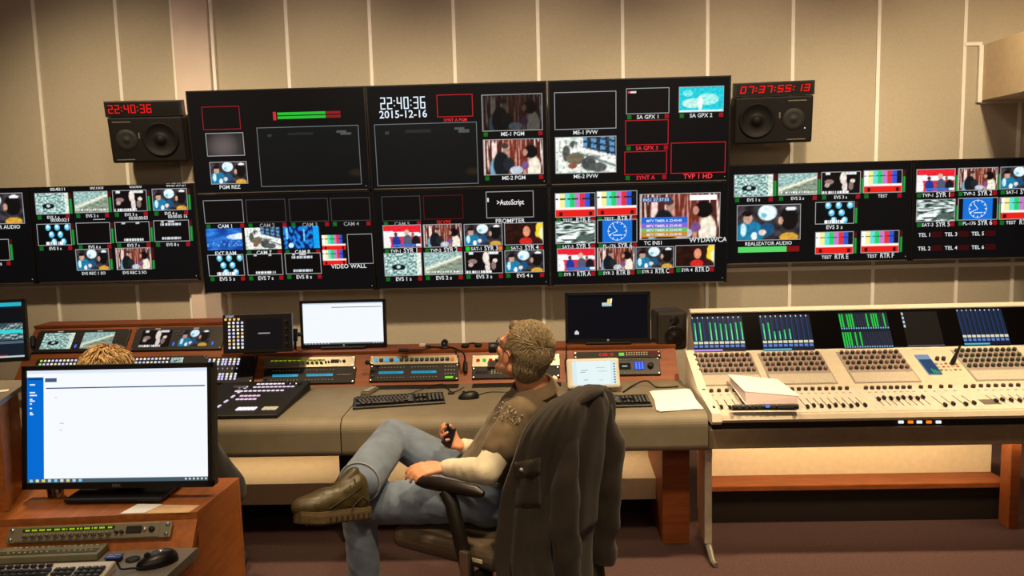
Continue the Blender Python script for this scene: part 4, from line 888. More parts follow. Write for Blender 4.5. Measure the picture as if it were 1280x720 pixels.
fadebank(885, 985, 11, .2); fadebank(1000, 1072, 9, .2); fadebank(1097, 1155, 8, .45); fadebank(1170, 1182, 2, .18); fadebank(1197, 1209, 2, .2); fadebank(1240, 1300, 7, .3)
for i, x in enumerate((1207, 1216)):
    q = F1.p(x, 485); instF(F1, kb, 'rotary_knob', q[0], 0, q[1])
q = F1.p(1240, 503); putF(F1, MB().bx((q[0]-.05, -.004, q[1]-.03), (q[0]+.03, -.001, q[1]+.03)), 'touchpad', MGREY)
mb = MB()
q = F2.p(1147, 441); mb.text('STUDER VISTA 5', q[0]+.03, H2*.965, .009, -.0008, (.45, .38, .3)); putF(F2, mb, 'maker_name', PAINT)
# front rail with dark slot and beam
zA = W(1050, 528, YMF+.02).z; zB = W(1050, 555, YMF+.06).z
put(t, MB().bx((XM0+.01, YMF+.02, Zm0-.075), (XM1, YMF+.06, Zm0-.036)), 'slot_rail', MBLKM)
put(t, MB().bx((XM0-.01, YMF+.01, zB), (XM1, YMF+.09, Zm0-.07), bev=.006), 'front_beam', mat('beam_brown', c255(140, 122, 98), .45))
F4 = Fr(Vector((0, YMF+.008, Zm0-.055)))
for i, xx in enumerate((1127, 1139, 1150, 1162, 1174)):
    q = W(xx, 528, YMF+.01); put(t, MB().box((q.x, YMF+.016, q.z), (.022, .008, .012), 0, (.95, .97, 1) if i % 2 == 0 else (1, .55, .1)), 'indicator_light', LIT)
# mixer frame leg (metal) with splayed foot
XG = XE+.024
put(t, MB().bx((XG-.018, 3.74, .06), (XG+.018, 3.9, zB), bev=.004), 'frame_leg', mat('leg_paint', c255(190, 180, 160), .4))
put(t, MB().loft([((XG, 3.98, .05), .012), ((XG, 3.86, .075), .024), ((XG+.005, 3.80, .06), .02), ((W(890, 694, 3.66).x, 3.64, .018), .014), ((W(892, 696, 3.66).x, 3.61, .014), .012)], 10), 'frame_foot', MSTEEL)
put(t, MB().bx((XM1-.1, 3.74, 0), (XM1-.06, 3.9, zB), bev=.004), 'frame_leg', MATS['leg_paint'])
put(t, MB().bx((XG, 3.9, zB+.02), (XM1-.06, 4.0, Zm0-.036)), 'cross_beam', MBLKM)
# low panel, wooden ledge behind the mixer
YL = 4.10; zL2 = W(1050, 606, YL).z; YP = Wz(1050, 592, zL2).y; xr_ = W(1262, 590, YL).x
struct('wall_low_panel', MB().bx((XG+.06, YP, .02), (xr_, YP+.03, .62)), MCREAM)
lb = thing('cable_trunking', 'long orange-brown wooden ledge low behind the mixing console', 'shelf', Vector((1.8, YL, 0)))
put(lb, MB().bx((XG+.06, YL, zL2-.03), (xr_, YP-.002, zL2), bev=.004), 'top_board', MW); put(lb, MB().bx((XG+.06, YL+.03, .0), (xr_, YL+.05, zL2-.031)), 'front_board', mat('dark_board', c255(34, 24, 18), .7))  # front board's near-black colour stands in for the shade below the ledge
xw = W(1257, 570, 4.05).x
wp = tag(MB().bx((xw, 4.0, 0), (xw+.05, 4.09, zB-.03), bev=.003).build('support_panel', MW), 'upright wooden support panel under the mixing console at right photo edge', 'panel')
# ================================================================ THINGS ON THE DESK
def seg_keys(t, x0, x1, y0, y1, z, me_fn, rows, kd='p'):
    pass
def keyboard(label, F, w, d, grp, col=(.07, .065, .06), body=MBLK, kcol=(.06, .055, .055)):
    t = thing('keyboard', label, 'keyboard', F, grp)
    MB().add(*wedge(w, d, .012, .026)).build('base', body, t)
    ks = .019*w/.45; keys = []
    x = -w/2+.012; tz = lambda y: .012+(.014)*(y+d/2)/d
    def key(xc, yc, kw, kd):
        k = (round(kw, 3), round(kd, 3), kcol)
        if k not in _sc: _sc[k] = MB().box((0, 0, 0), (kw, kd, .008), 0, kcol, bev=.0025, seg=1).box((0, 0, .0044), (kw*.25, kd*.3, .0004), 0, (.55, .55, .52)).mesh('key', PAINT)
        inst(_sc[k], 'key', t, (xc, yc, tz(yc)+.006))
    ry = [d/2-.022-(ks*1.02)*j-(.006 if j else 0) for j in range(6)]
    for j, y in enumerate(ry):
        if j == 0:
            for i in range(13): key(x+ks*(i*1.13+.5), y, ks*.88, ks*.7)
        elif j < 5:
            nn = [0, 13, 13, 12, 11][j]; off = [0, .0, .5, .7, 1.1][j]*ks
            for i in range(nn): key(x+off+ks*(i+.5), y, ks*.88, ks*.88)
            key(x+off+ks*nn+(15*ks-off-ks*nn)/2, y, (15*ks-off-ks*nn)-ks*.12, ks*.88)
        else:
            for a, b in ((0, 1.4), (1.5, 2.7), (2.8, 4), (4.1, 10), (10.1, 11.3), (11.4, 12.6), (13.4, 15)): key(x+ks*(a+b)/2, y, ks*(b-a)-ks*.1, ks*.88)
    x2 = x+ks*15.4
    for j in (1, 2): 
        for i in range(3): key(x2+ks*(i+.5), ry[j], ks*.88, ks*.88)
    key(x2+ks*1.5, ry[4], ks*.88, ks*.88)
    for i in range(3): key(x2+ks*(i+.5), ry[5], ks*.88, ks*.88)
    x3 = x2+ks*3.3
    for j in range(1, 6):
        for i in range(4): key(x3+ks*(i+.5), ry[j], ks*.88, ks*.88)
    return t
def wedge(w, d, h0, h1):
    a = .004
    vs = [(-w/2, -d/2, 0), (w/2, -d/2, 0), (w/2, d/2, 0), (-w/2, d/2, 0), (-w/2, -d/2, h0-a), (w/2, -d/2, h0-a), (w/2, d/2, h1-a), (-w/2, d/2, h1-a), (-w/2+a, -d/2+a, h0), (w/2-a, -d/2+a, h0), (w/2-a, d/2-a, h1), (-w/2+a, d/2-a, h1)]
    return vs, [(3, 2, 1, 0), (0, 1, 5, 4), (1, 2, 6, 5), (2, 3, 7, 6), (3, 0, 4, 7), (4, 5, 9, 8), (5, 6, 10, 9), (6, 7, 11, 10), (7, 4, 8, 11), (8, 9, 10, 11)]
def on_desk(px, py, z=ZD, rot=0): return Matrix.Translation(Wz(px, py, z)+Vector((0, 0, .0015))) @ Matrix.Rotation(rot, 4, 'Z')
GK = 'keyboards on the padded desk'
k0 = Wz(441, 512, ZD); k1 = Wz(558, 503, ZD)
keyboard('long black keyboard on the desk beside the black mouse, above the man\'s knee', on_desk(499, 504, rot=math.atan2(k1.y-k0.y, k1.x-k0.x)*.8), .455, .155, GK)
keyboard('black keyboard below the white tablet, partly hidden by the jacket', on_desk(758, 505.5, rot=.03), .425, .15, GK)
def mouse(label, M, m=MBLK, L=.11, Wd=.062, red=False, grp=None):
    t = thing('computer_mouse', label, 'mouse', M, grp)
    mb = MB(); n = 20; prof = []
    for j in range(11):
        v = j/10; ph = v*math.pi/2; prof.append((math.cos(ph), math.sin(ph)))
    vs = []; fs = []
    for j, (r, h) in enumerate(prof):
        for k in range(n):
            a = 2*math.pi*k/n; x = math.cos(a)*r**.8*L/2; y = math.sin(a)*r**.8*Wd/2*(1-.12*math.cos(a)); vs.append((x, y, .004+h*.032*(1-.25*math.cos(a)*r)))
    for j in range(10):
        for k in range(n): fs.append((j*n+k, j*n+(k+1) % n, (j+1)*n+(k+1) % n, (j+1)*n+k))
    vs += [(v[0], v[1], 0) for v in vs[:n]]; b = len(vs)-n
    for k in range(n): fs.append((b+k, b+(k+1) % n, (k+1) % n, k))
    fs.append(tuple(range(b, b+n))[::-1]); mb.add(vs, fs, 0, smooth=True); mb.build('body', m, t)
    MB().cyl((L*.22, -.004, .031), (L*.22, .004, .031), .009, n=14).build('scroll_wheel', MRUB, t)
    if red:
        MB().box((-.01, -Wd*.47, .014), (L*.55, .006, .012), bev=.003).build('red_side_grip', mat('red_plastic', c255(190, 20, 25), .35), t)
        MB().lathe([(.010, 0), (.009, .003), (.0001, .004)], 16, M=Matrix.Translation((L*-.1, 0, .0345))).build('badge', MSTEEL, t)
    return t
mouse('small black mouse on the desk between keyboard and the man\'s shoulder', on_desk(586, 498, rot=math.pi+.25))
# remote control
t = thing('remote_control', 'narrow grey remote control with dark keys leaning at the keyboard\'s back left', 'remote control', on_desk(462.5, 491, rot=-.25))
MB().box((0, 0, .009), (.048, .13, .018), bev=.004).build('case', MGREY, t); MB().box((0, 0, .0185), (.038, .115, .002)).build('key_field', MBLKM, t)
for j in range(6):
    for i in range(3): inst(keyme(.008, .003, .010, 'p', (.75, .74, .68)), 'key', t, (-.011+.011*i, -.045+.018*j, .0205))
# production switcher with lit keys
pa, pb, pc_ = Wz(383, 487, ZD), Wz(352, 523, ZD), Wz(262, 523, ZD)
xl_, xr_, y0_, y1_ = Wz(225, 523, ZD).x, (pa.x+pb.x)/2, pb.y, pa.y
t = thing('production_switcher', 'black production switcher desk with rows of glowing white keys on left desk', 'control panel', Vector(((xl_+xr_)/2, (y0_+y1_)/2, ZD)))
ww, dd = xr_-xl_, y1_-y0_
MB().add(*wedge(ww, dd, .02, .05)).build('case', MBLKM, t)
sz = lambda y: .02+.03*(y+dd/2)/dd+.002
def lkey(u, v, w_, d_, c):
    y = -dd/2+dd*v; w_ *= 1.25; d_ *= 1.35; k = ('lk', round(w_, 3), round(d_, 3), c)
    if k not in _sc: _sc[k] = MB().box((0, 0, 0), (w_, d_, .006), 0, c, bev=.002, seg=1).mesh('lit_key', LIT)
    inst(_sc[k], 'lit_key', t, (-ww/2+ww*u, y, sz(y)))
for i in range(10): lkey(.45+.047*i, .9, .014, .010, (1, .95, .98)); lkey(.45+.047*i, .8, .014, .010, (.95, .85, .95))
for i in range(11): lkey(.3+.05*i, .68, .014, .010, (.98, .92, .98))
for i in range(5): lkey(.42+.045*i, .53, .014, .012, (.95, .8, .9)); lkey(.42+.045*i, .43, .014, .012, (.95, .82, .92))
for i in range(5): lkey(.55+.04*i, .16, .014, .035, (1, .97, 1))
for i in range(3): lkey(.82+.05*i, .16, .018, .035, (.85, .78, .6))
for i in range(6): lkey(.30+.01*i, .10+.14*i, .010, .03, (.9, .85, .95))
knobs_ = MB().lathe([(.013, 0), (.012, .016), (.0001, .017)], 16).mesh('rotary_knob', MBLKM)
for i in range(3): inst(knobs_, 'rotary_knob', t, (ww*(.28+.07*i), dd*.38, sz(dd*.38)))
MB().box((-ww*.18, dd*.22, .06), (.07, .012, .012), bev=.004).box((-ww*.18, dd*.2, .045), (.012, .012, .03), bev=.003).build('transition_lever', MSTEEL, t)
# white touch tablet on stand
FTB = Fr(Wz(742, 492, ZD)+Vector((0, 0, .03)), tilt=math.radians(-22), yaw=math.radians(3))
a = FTB.p(709, 470)[0]; b = FTB.p(775, 470)[0]; zt = FTB.p(742, 447.5)[1]
t = thing('touch_tablet', 'cream framed touch tablet with pale screen on the desk before black monitor', 'tablet', FTB.M)
MB().bx((a, .0, 0), (b, .022, zt), bev=.012).build('case', MWHITE, t)
mb = MB(); w = b-a; x0, x1, z0, z1 = a+w*.1, b-w*.07, zt*.1, zt*.9
mb.quad(x0, z0, x1, z1, -.001, 0, (.84, .93, .94)); mb.quad(x0+(x1-x0)*.1, z0, x1-(x1-x0)*.12, z1, -.0013, 0, (.9, .96, .96))
for u, v, q in ((.2, .6, .16), (.18, .52, .12), (.55, .7, .2), (.6, .55, .2), (.25, .2, .1), (.6, .18, .1)): mb.quad(x0+(x1-x0)*u, z0+(z1-z0)*v, x0+(x1-x0)*(u+q), z0+(z1-z0)*(v+.025), -.0016, 0, (.55, .6, .62) if u < .5 else (.6, .82, .75))
for k in range(8): mb.quad(x1-.012, z0+(z1-z0)*(.06+.11*k), x1-.004, z0+(z1-z0)*(.11+.11*k), -.0016, 0, (.25, .3, .4))
mb.build('screen', LIT, t)
MF = FTB.I @ Matrix.Translation(FTB.w((a+b)/2, 0.02, 0)) ; zb = -(.023)
MB().bx((-.09, .0, zb), (.09, .12, zb+.012), bev=.003, M=MF).bx((-.03, .005, zb+.01), (.03, .06, .05), M=MF).build('stand', MBLKM, t)
# papers
t = thing('paper_sheets', 'loose white paper sheets lying at the desk\'s right end', 'paper', on_desk(845, 500))
c0, c1, c2, c3 = [Wz(x, y, ZD+.004)-Wz(845, 500, ZD) for x, y in ((813, 489), (860, 486), (878, 511), (824, 514))]
def slab(mb, cs, z0, z1, m=0): 
    vs = [(c.x, c.y, z0) for c in cs]+[(c.x, c.y, z1) for c in cs]; n = len(cs)
    return mb.add(vs, [tuple(range(n)), tuple(range(n, 2*n))[::-1]]+[((i+1) % n, i, n+i, n+(i+1) % n) for i in range(n)], m)
for k, (da, dz) in enumerate(((0, 0), (.03, .0015), (-.05, .003))):
    R = Matrix.Rotation(da, 3, 'Z'); o = slab(MB(), [R @ c for c in (c0, c1, c2, c3)], .0005+dz, .0015+dz).build('sheet', MPAPER, t)
# thick binder lying open on the mixer
FB = F1
t = thing('paper_binder', 'thick cream booklet lying on the mixing console faders', 'binder', F1.w(F1.p(955, 490)[0], -.03, H1*.6))
def lp(F, px, py, y): q = F.p(px, py, y); return F.w(q[0], y, q[1])
bb = [(910, 469), (956, 476), (1000, 492), (996, 502), (931, 505), (918, 480)]
tp = [lp(F1, *c, -.062) for c in ((910, 468), (972, 474), (1000, 495), (931, 489))]; bt = [lp(F1, *c, -.032) for c in ((912, 478), (972, 484), (998, 506), (932, 505))]
def hexa(mb, top, bot, m=0, col=(1, 1, 1)):
    vs = [tuple(v) for v in top+bot]; return mb.add(vs, [(0, 3, 2, 1), (4, 5, 6, 7), (0, 1, 5, 4), (1, 2, 6, 5), (2, 3, 7, 6), (3, 0, 4, 7)], m, col)
put(t, hexa(MB(), tp, [p-Vector((0, 0, .003)) for p in tp]), 'cover', MPAPER)
ins = lambda P, k: [p.lerp(sum(P, Vector())/4, k) for p in P]
put(t, hexa(MB(), ins([p-Vector((0, 0, .0035)) for p in tp], .03), ins(bt, .03)), 'page_block', mat('page_edges', c255(186, 168, 168), .8, var=.15, scale=200, stretch=(1, 1, 20)))
put(t, hexa(MB(), [p-Vector((0, 0, .0005)) for p in bt], [p-Vector((0, 0, .003)) for p in bt]), 'back_cover', MPAPER)
# small controller in front of the binder
p0 = lp(F1, 915, 513.5, -.02); p1 = lp(F1, 998, 512.5, -.02)
FC = Fr((p0+p1)/2+Vector((0, -.012, .010)), tilt=-.5, yaw=math.atan2(p1.y-p0.y, p1.x-p0.x)); L = (p1-p0).length
t = thing('fader_controller', 'slim dark device with blue light in front of the cream booklet', 'controller', FC.M)
MB().bx((-L/2, 0, 0), (L/2, .03, .022), bev=.003).build('case', MBLK, t); MB().bx((-L/2+.01, -.001, .016), (L/2-.01, .02, .0235)).build('top_strip', MSTEEL, t)
knobs(t, 'end_knob', [-L/2+.012, L/2-.012], [.008], .010, .012, MBLKM); knobs(t, 'small_knob', rng(-L/2+.05, L/2-.1, 6), [.011], .006, .008, MKNOB)
MB().box((0.01, -.003, .012), (.02, .004, .012), 0, (.3, .55, 1)).build('blue_light', LIT, t)
# marker pen / gooseneck mic standing on mixer
q0 = lp(F2, 1190, 455, -.004); q1 = q0+Vector((.022, -.03, .10))
t = thing('gooseneck_microphone', 'short black gooseneck microphone rising from the mixing console', 'microphone', q0)
put(t, MB().loft([(q0, .010), (q0.lerp(q1, .1), .013), (q0.lerp(q1, .45), .010)], 12), 'base', MBLKM); put(t, MB().loft([(q0.lerp(q1, .45), .008), (q1, .006)], 10), 'head', MBLKM)
# cables and little things on the rack top
ZT = ZR+.012
def cable(label, pts, r=.0035, nm='cable', m=MBLKM, ends=()):
    P = [Vector(p) for p in pts]; Q = []
    for i in range(len(P)-1):
        a, b = P[i], P[i+1]; pa_ = P[i-1] if i else a; pb_ = P[i+2] if i+2 < len(P) else b
        for k in range(6):
            u = k/6; Q.append(.5*((2*a)+(b-pa_)*u+(2*pa_-5*a+4*b-pb_)*u*u+(3*a-pa_-3*b+pb_)*u**3))
    Q.append(P[-1]); t = thing(nm, label, 'cable', P[0])
    put(t, MB().loft([(q, r) for q in Q], 8), 'cord', m)
    for (p, q, rr) in ends: put(t, MB().loft([(p, rr*.8), (Vector(p).lerp(Vector(q), .15), rr), (Vector(p).lerp(Vector(q), .85), rr), (q, rr*.8)], 10), 'plug', m)
    return t
on = lambda x, y, dz=.0075: Wz(x, y, ZT+dz)
fc = lambda x, y, o=-.012: FR.w(FR.p(x, y, o)[0], o, FR.p(x, y, o)[1])
cable('thin black cable curling over the rack top behind the keyboard', [on(500, 438), on(515, 437), on(530, 436.5), on(540, 433.5), on(532, 432)], ends=[(on(498, 438, .012), on(511, 437.5, .012), .010)])
cable('black cable from the webcam hanging down the rack front to its plug', [on(532, 433), on(548, 434), on(565, 434.5), on(574, 438), on(579, 441, .01), fc(581, 447, -.02), fc(582, 455, -.018)], r=.005, ends=[(fc(582, 453, -.018), fc(582, 465, -.018), .012)])
t = thing('webcam', 'small black webcam lump on the rack top left of the man', 'webcam', on(556, 435, .004))
MB().lathe([(.03, 0), (.032, .006), (.02, .012), (.012, .02)], 20).build('foot', MBLKM, t); MB().cyl((0, -.016, .03), (0, .016, .03), .019, n=18).cyl((-.0, -.02, .03), (0, -.016, .03), .010, n=14).build('camera_body', MBLK, t); MB().cyl((0, -.0215, .03), (0, -.02, .03), .006, n=12).build('lens', MSTEEL, t)
t = thing('usb_adapter', 'white adapter block lying on the rack top beside the bright monitor', 'adapter', on(528, 433.5, .004)); MB().box((0, 0, .009), (.035, .025, .018), bev=.004).build('block', MWHITE, t); MB().box((.024, 0, .009), (.014, .014, .007), bev=.001).build('plug', MSTEEL, t)
t = thing('headset', 'tangled black headset parts lying on the rack top near the strip', 'headset', on(588, 434, .004))
mb = MB()
for x, y, r in ((-.03, 0, .024), (.045, .01, .022)): mb.lathe([(r*.6, 0), (r, .006), (r, .014), (r*.6, .02), (.0001, .018)], 18, M=Matrix.Translation((x, y, 0)))
mb.build('ear_cup', MBLKM, t); MB().loft([((-.03+.0*k+.075*k/8, .01+.05*math.sin(math.pi*k/8), .012), .005) for k in range(9)], 8).build('headband', MBLKM, t)
t = thing('camera_lens', 'dark round lens lying on the rack top by the man\'s glasses', 'lens', on(620, 434.5, .030)); MB().loft([((-.04, 0, 0), .027), ((-.035, 0, 0), .029), ((.0, 0, 0), .029), ((.004, 0, 0), .026), ((.04, 0, 0), .026)], 22).build('barrel', MBLK, t); MB().cyl((-.0405, 0, 0), (-.041, 0, 0), .022, n=20).build('front_glass', MGLOSS, t)
cable('grey mouse cable running across the desk top from the small black mouse', [Wz(598, 494, ZD+.004), Wz(612, 490, ZD+.004), Wz(640, 490, ZD+.004), Wz(668, 487, ZD+.004)], r=.002)
cable('thin keyboard cable curving behind the main keyboard', [Wz(505, 495, ZD+.004), Wz(530, 486, ZD+.012), Wz(553, 480, ZD+.012), Wz(565, 490, ZD+.004), Wz(580, 484, ZD+.012)], r=.0025, ends=[(Wz(560, 492, ZD+.006), Wz(568, 491, ZD+.006), .008)])
cable('black cables looping on the desk between white tablet and the papers', [Wz(779, 490, ZD+.005), Wz(793, 481, ZD+.01), Wz(808, 476, ZD+.03), Wz(822, 484, ZD+.005), Wz(848, 483, ZD+.005)], r=.004)
cable('thin dark cable hanging from the dark monitor down the rack front', [on(708, 432, .03), on(708, 437, .02), fc(708, 445, -.02), fc(708, 460, -.02), fc(709, 476, -.012)], r=.004, ends=[(fc(707.5, 449, -.02), fc(708, 462, -.02), .009)])
def gooseneck(label, px0, py0, px1, py1):
    a = fc(px0, py0, -.012); b = fc(px1, py1, -.07); t = thing('intercom_microphone', label, 'microphone', a, 'intercom goosenecks on the rack front')
    put(t, MB().loft([(a, .006), (a.lerp(b, .3)+Vector((0, -.02, .0)), .005), (a.lerp(b, .8)+Vector((0, -.01, 0)), .005)], 8), 'neck', MBLKM); put(t, MB().lathe([(.0001, -.014), (.011, -.009), (.014, 0), (.011, .009), (.0001, .014)], 14, M=Matrix.Translation(b)), 'foam_head', MRUB)
gooseneck('short intercom microphone reaching left of the second rack panel', 474, 458, 459, 453)
# monitor arm clamp right of touch panel, handset at left end
t = thing('monitor_arm_joint', 'black jointed monitor arm between the touch panel and bright monitor', 'bracket', W(369, 420, 4.45))
put(t, MB().cyl(W(369, 411, 4.45), W(369, 426, 4.45), .014).cyl(W(366, 418, 4.45), W(376, 418, 4.5), .012).cyl(W(369, 420, 4.45), on(369, 437, .0), .008), 'joint', MBLKM)
t = thing('clip_microphone', 'small black clip microphone hanging on the rack\'s left end', 'microphone', fc(41, 428))
put(t, MB().loft([(fc(41, 421, -.02), .012), (fc(41, 424, -.02), .017), (fc(41, 434, -.02), .012)], 10), 'body', MBLKM); put(t, MB().tube([fc(41, 434, -.02), fc(40, 440, -.012), fc(36, 446, -.012), fc(30, 449, -.012)], .003), 'cord', MBLKM)
# ================================================================ FOREGROUND DESK
ZS = .82
cA, cB = Wz(246, 640, ZS), Wz(299, 597, ZS)
fl = Wz(0, 650, ZS); drc = (cA-fl).normalized(); cL = cA - drc*1.6; back = (cB-cA); cBL = cL+back*1.35; cB2 = cA+back*1.0
tg = thing('presenter_desk', 'warm brown wooden desk in the left foreground carrying the large monitor', 'desk', Vector((cA.x-.4, cA.y, 0)))
dn = Vector((-drc.y, drc.x, 0)) # away from camera
# bottom line of rack face on lower desk
zlow = ZD; fA = Wz(245, 684, zlow); fdist = (cA-fA).dot(dn); print('fg', cA, cB, fA, fdist)
topp = [cA, cB2, cBL, cL]
put(tg, slab(MB(), [c for c in topp][::-1], ZS-.022, ZS), 'top_board', MWF)
fa, fl2 = cA-dn*max(.02, fdist), cL-dn*max(.02, fdist)
vs = [cL, cA, cA, cL]
def quadprism(mb, P, Q): return hexa(mb, P, Q)
P = [Vector((c.x, c.y, ZS-.0225)) for c in (cL, cA)]+[Vector((fa.x, fa.y, zlow-.01)), Vector((fl2.x, fl2.y, zlow-.01))]
put(tg, hexa(MB(), P, [p+dn*.03 for p in P]), 'rack_front', MWF)
# side panel
sd = back.normalized(); n_s = Vector((sd.y, -sd.x, 0)); f0 = cA-sd*.75
sp = [f0, cB2, cB2-n_s*.022+Vector((0, 0, 0)), f0-n_s*.022]
side_poly = lambda z0, z1, P: slab(MB(), P, z0, z1)
put(tg, slab(MB(), [cA+n_s*.001, cB2+n_s*.001, cB2-n_s*.02, cA-n_s*.02], 0, ZS-.0225), 'side_panel', MWF)
put(tg, slab(MB(), [f0+n_s*.001, cA+n_s*.001, cA-n_s*.02, f0-n_s*.02], 0, zlow-.03), 'side_panel', MWF)
put(tg, slab(MB(), [fa-sd*.7+n_s*0.02, fa+n_s*0.02, fl2, fl2-sd*.7], zlow-.028, zlow), 'work_surface', MDESK2)
put(tg, slab(MB(), [cB2, cB2-dn*.02, cBL-dn*.02, cBL], 0, ZS-.023), 'back_panel', MWF)
# left raised turret
e0 = Wz(11, 640, ZS); e1 = W(29, 600, e0.y+.18); e1 = Vector((W(29, 560, e0.y+.24).x, e0.y+.24, 0)); zt = W(11, 508, e0.y).z
tt = thing('raised_desk_shelf', 'tall wooden shelf block with grey top beside the large monitor, cut by left edge', 'shelf', Vector((e0.x-.3, e0.y, ZS)))
cs = [Vector((e0.x, e0.y, 0)), Vector((e1.x, e1.y, 0)), Vector((e1.x-.7, e1.y, 0)), Vector((e0.x-.7, e0.y, 0))]
put(tt, slab(MB(), cs, ZS+.001, zt), 'side_block', MWF); put(tt, slab(MB(), [cs[0]+Vector((.006, -.006, 0)), cs[1]+Vector((.006, .06, 0)), cs[2]+Vector((0, .06, 0)), cs[3]+Vector((0, -.006, 0))], zt, zt+.016), 'top_board', MDESK2)
sh_ = Vector((cs[0].x-.1, cs[0].y+.12, zt+.017)); t = thing('paper_slip', 'white paper slip on the raised grey shelf at left edge', 'paper', sh_); MB().box((0, 0, .0008), (.09, .03, .0012), M=Matrix.Rotation(.5, 4, 'Z')).build('sheet', MPAPER, t)
# office monitor
FD = Fr(Vector((0, 0, 0))); bse = Wz(160, 622, ZS)
FD = Fr(W(149, 609.5, bse.y-.02), tilt=math.radians(-8), yaw=math.radians(0))
def scr4(mb, x0, z0, x1, z1):
    w, h = x1-x0, z1-z0; mb.quad(x0, z0, x1, z1, 0, 0, (.97, .985, 1)); mb.quad(x0, z0+h*.035, x0+w*.092, z1-h*.06, -.0006, 0, (0, .42, .82))
    mb.quad(x0, z1-h*.03, x1, z1, -.0006, 0, (.88, .92, .98)); mb.quad(x0+w*.008, z1-h*.085, x0+w*.085, z1-h*.065, -.0009, 0, (.05, .25, .5)); mb.quad(x0+w*.1, z1-h*.105, x0+w*.165, z1-h*.07, -.0006, 0, (.25, .35, .5)); mb.quad(x0+w*.105, z1-h*.165, x0+w*.985, z1-h*.155, -.0006, 0, (.1, .25, .48))
    for v, q in ((.12, .03), (.19, .03), (.215, .04), (.25, .015), (.265, .028), (.29, .012), (.33, .012), (.37, .014), (.385, .02)): mb.quad(x0+w*.015, z1-h*(v+.012), x0+w*(.015+q), z1-h*v, -.001, 0, (.9, .95, 1))
    for u, v, q in ((.155, .24, .01), (.18, .47, .025), (.18, .53, .012)): mb.quad(x0+w*u, z1-h*(v+.008), x0+w*(u+q), z1-h*v, -.0009, 0, (.75, .8, .8))
    mb.quad(x0, z0, x1, z0+h*.035, -.0006, 0, (.28, .36, .4))
    for i in range(9): mb.quad(x0+w*(.012+.034*i), z0+h*.006, x0+w*(.03+.034*i), z0+h*.03, -.001, 0, [(.5, .8, .95), (.85, .85, .8), (.9, .8, .4), (.7, .8, .9)][i % 4])
    for i in range(6): mb.quad(x1-w*(.02+.022*i), z0+h*.01, x1-w*(.01+.022*i), z0+h*.026, -.001, 0, (.85, .88, .9))
def dl(MB_, t, x, z): MB().text('DELL', x, z, .009, -.0075, (.5, .5, .5)).build('logo', PAINT, t)
monitor('desktop_monitor', 'large black monitor with bright white page and blue side bar, left foreground', FD, (FD.p(28.5, 535)[0], FD.p(149, 610)[1], FD.p(266, 530)[0], FD.p(149, 455.5)[1]), .045, scr4, (.315, .20, (FD.I @ Vector((FD.w(0, 0, 0).x, FD.w(0, 0, 0).y, ZS))).z+.004), bez=.015, neck=.045, logo=dl, yb=.035)
# rack face frame for intercom
vv = (cA-fa); tl_ = math.atan2(vv.dot(dn), ZS-zlow)
FI = Fr(Vector((fa.x, fa.y, zlow)), tilt=-tl_, yaw=math.atan2(drc.y, drc.x))
q0 = FI.p(214, 653); q1 = FI.p(214, 677)
hI = .044; wI = .483; xr = FI.p(214.5, 664)[0]; zI = FI.p(110, 666)[1]
G = Fr(FI.w(xr-wI/2, -.006, zI)); G.M = Matrix.Translation(FI.w(xr-wI/2, -.006, zI)) @ FI.M.to_3x3().to_4x4(); G.I = G.M.inverted(); G.w_, G.h_ = wI, hI*1.1
t = thing('intercom_unit', 'silver intercom panel with lever keys in the foreground desk, below the large monitor', 'rack unit', G.M, GI)
MB().bx((-wI/2, 0, -hI*.55), (wI/2, .005, hI*.55), bev=.002).bx((-wI/2+.025, -.003, -hI*.48), (wI/2-.035, .002, hI*.48), bev=.001).build('faceplate', MSIL, t)
for s1 in (-1, 1):
    for s2 in (-1, 1): MB().lathe([(.006, .004), (.006, .006), (.0001, .007)], 14, M=Matrix.Translation((s1*(wI/2-.012), .003, s2*.014)) @ RX).build('screw', MSTEEL, t)
G.w_ = wI*.96; intercom(t, G, 12, 0.0, wI*.93); 
for o in t.children:
    if o.name.startswith(('lever', 'name', 'volume', 'loud', 'socket', 'level')): o.location.y -= .0035
# control panel on the lower desk
def lowp(px, py, z=zlow): return Wz(px, py, z)+Vector((0, 0, .0015))
MR = Matrix.Rotation(math.atan2(drc.y, drc.x), 4, 'Z')
pR = lowp(150, 697); t = thing('button_box', 'flat grey-green control box with tiny lights on foreground desk, behind white keyboard', 'control panel', Matrix.Translation(lowp(60, 697)) @ MR)
wv = .44; MB().box((-.06, 0, .01), (wv, .075, .02), bev=.003).build('case', mat('grey_green', c255(120, 118, 92), .5), t); MB().box((-.06, -.012, .0205), (wv*.96, .024, .002)).build('dark_strip', mat('olive_dark', c255(66, 64, 44), .5), t)
for i in range(26):
    if i not in (8, 9, 18): inst(keyme(.005, .003, .004, 'p', (.85, .85, .78)), 'button', t, (-.06-wv*.46+wv*.036*i, .024, .021)); inst(keyme(.005, .003, .004, 'p', (.8, .8, .7)), 'button', t, (-.06-wv*.46+wv*.036*i, -.014, .023))
t = thing('blue_card', 'small blue card with white print beside the red and black mouse', 'card', Matrix.Translation(lowp(143, 701)+Vector((0, 0, .012))) @ MR)
MB().box((0, .0, 0), (.045, .03, .003)).build('card', mat('blue_card', c255(38, 52, 140), .5), t)
MB().add(*[(lambda d: ([(v[0], v[1], .0022) for v in d[0]], d[1]))(([(x, y) for q in ((-.018, .004, -.004, .008), (0, .004, .016, .008), (-.018, -.006, .006, -.002)) for x, y in ((q[0], q[1]), (q[2], q[1]), (q[2], q[3]), (q[0], q[3]))], [(0, 1, 2, 3), (4, 5, 6, 7), (8, 9, 10, 11)]))][0], 0, (.7, .75, .95)).build('print', PAINT, t); MB().box((0, 0, -.007), (.04, .024, .011)).build('holder', MBLKM, t)
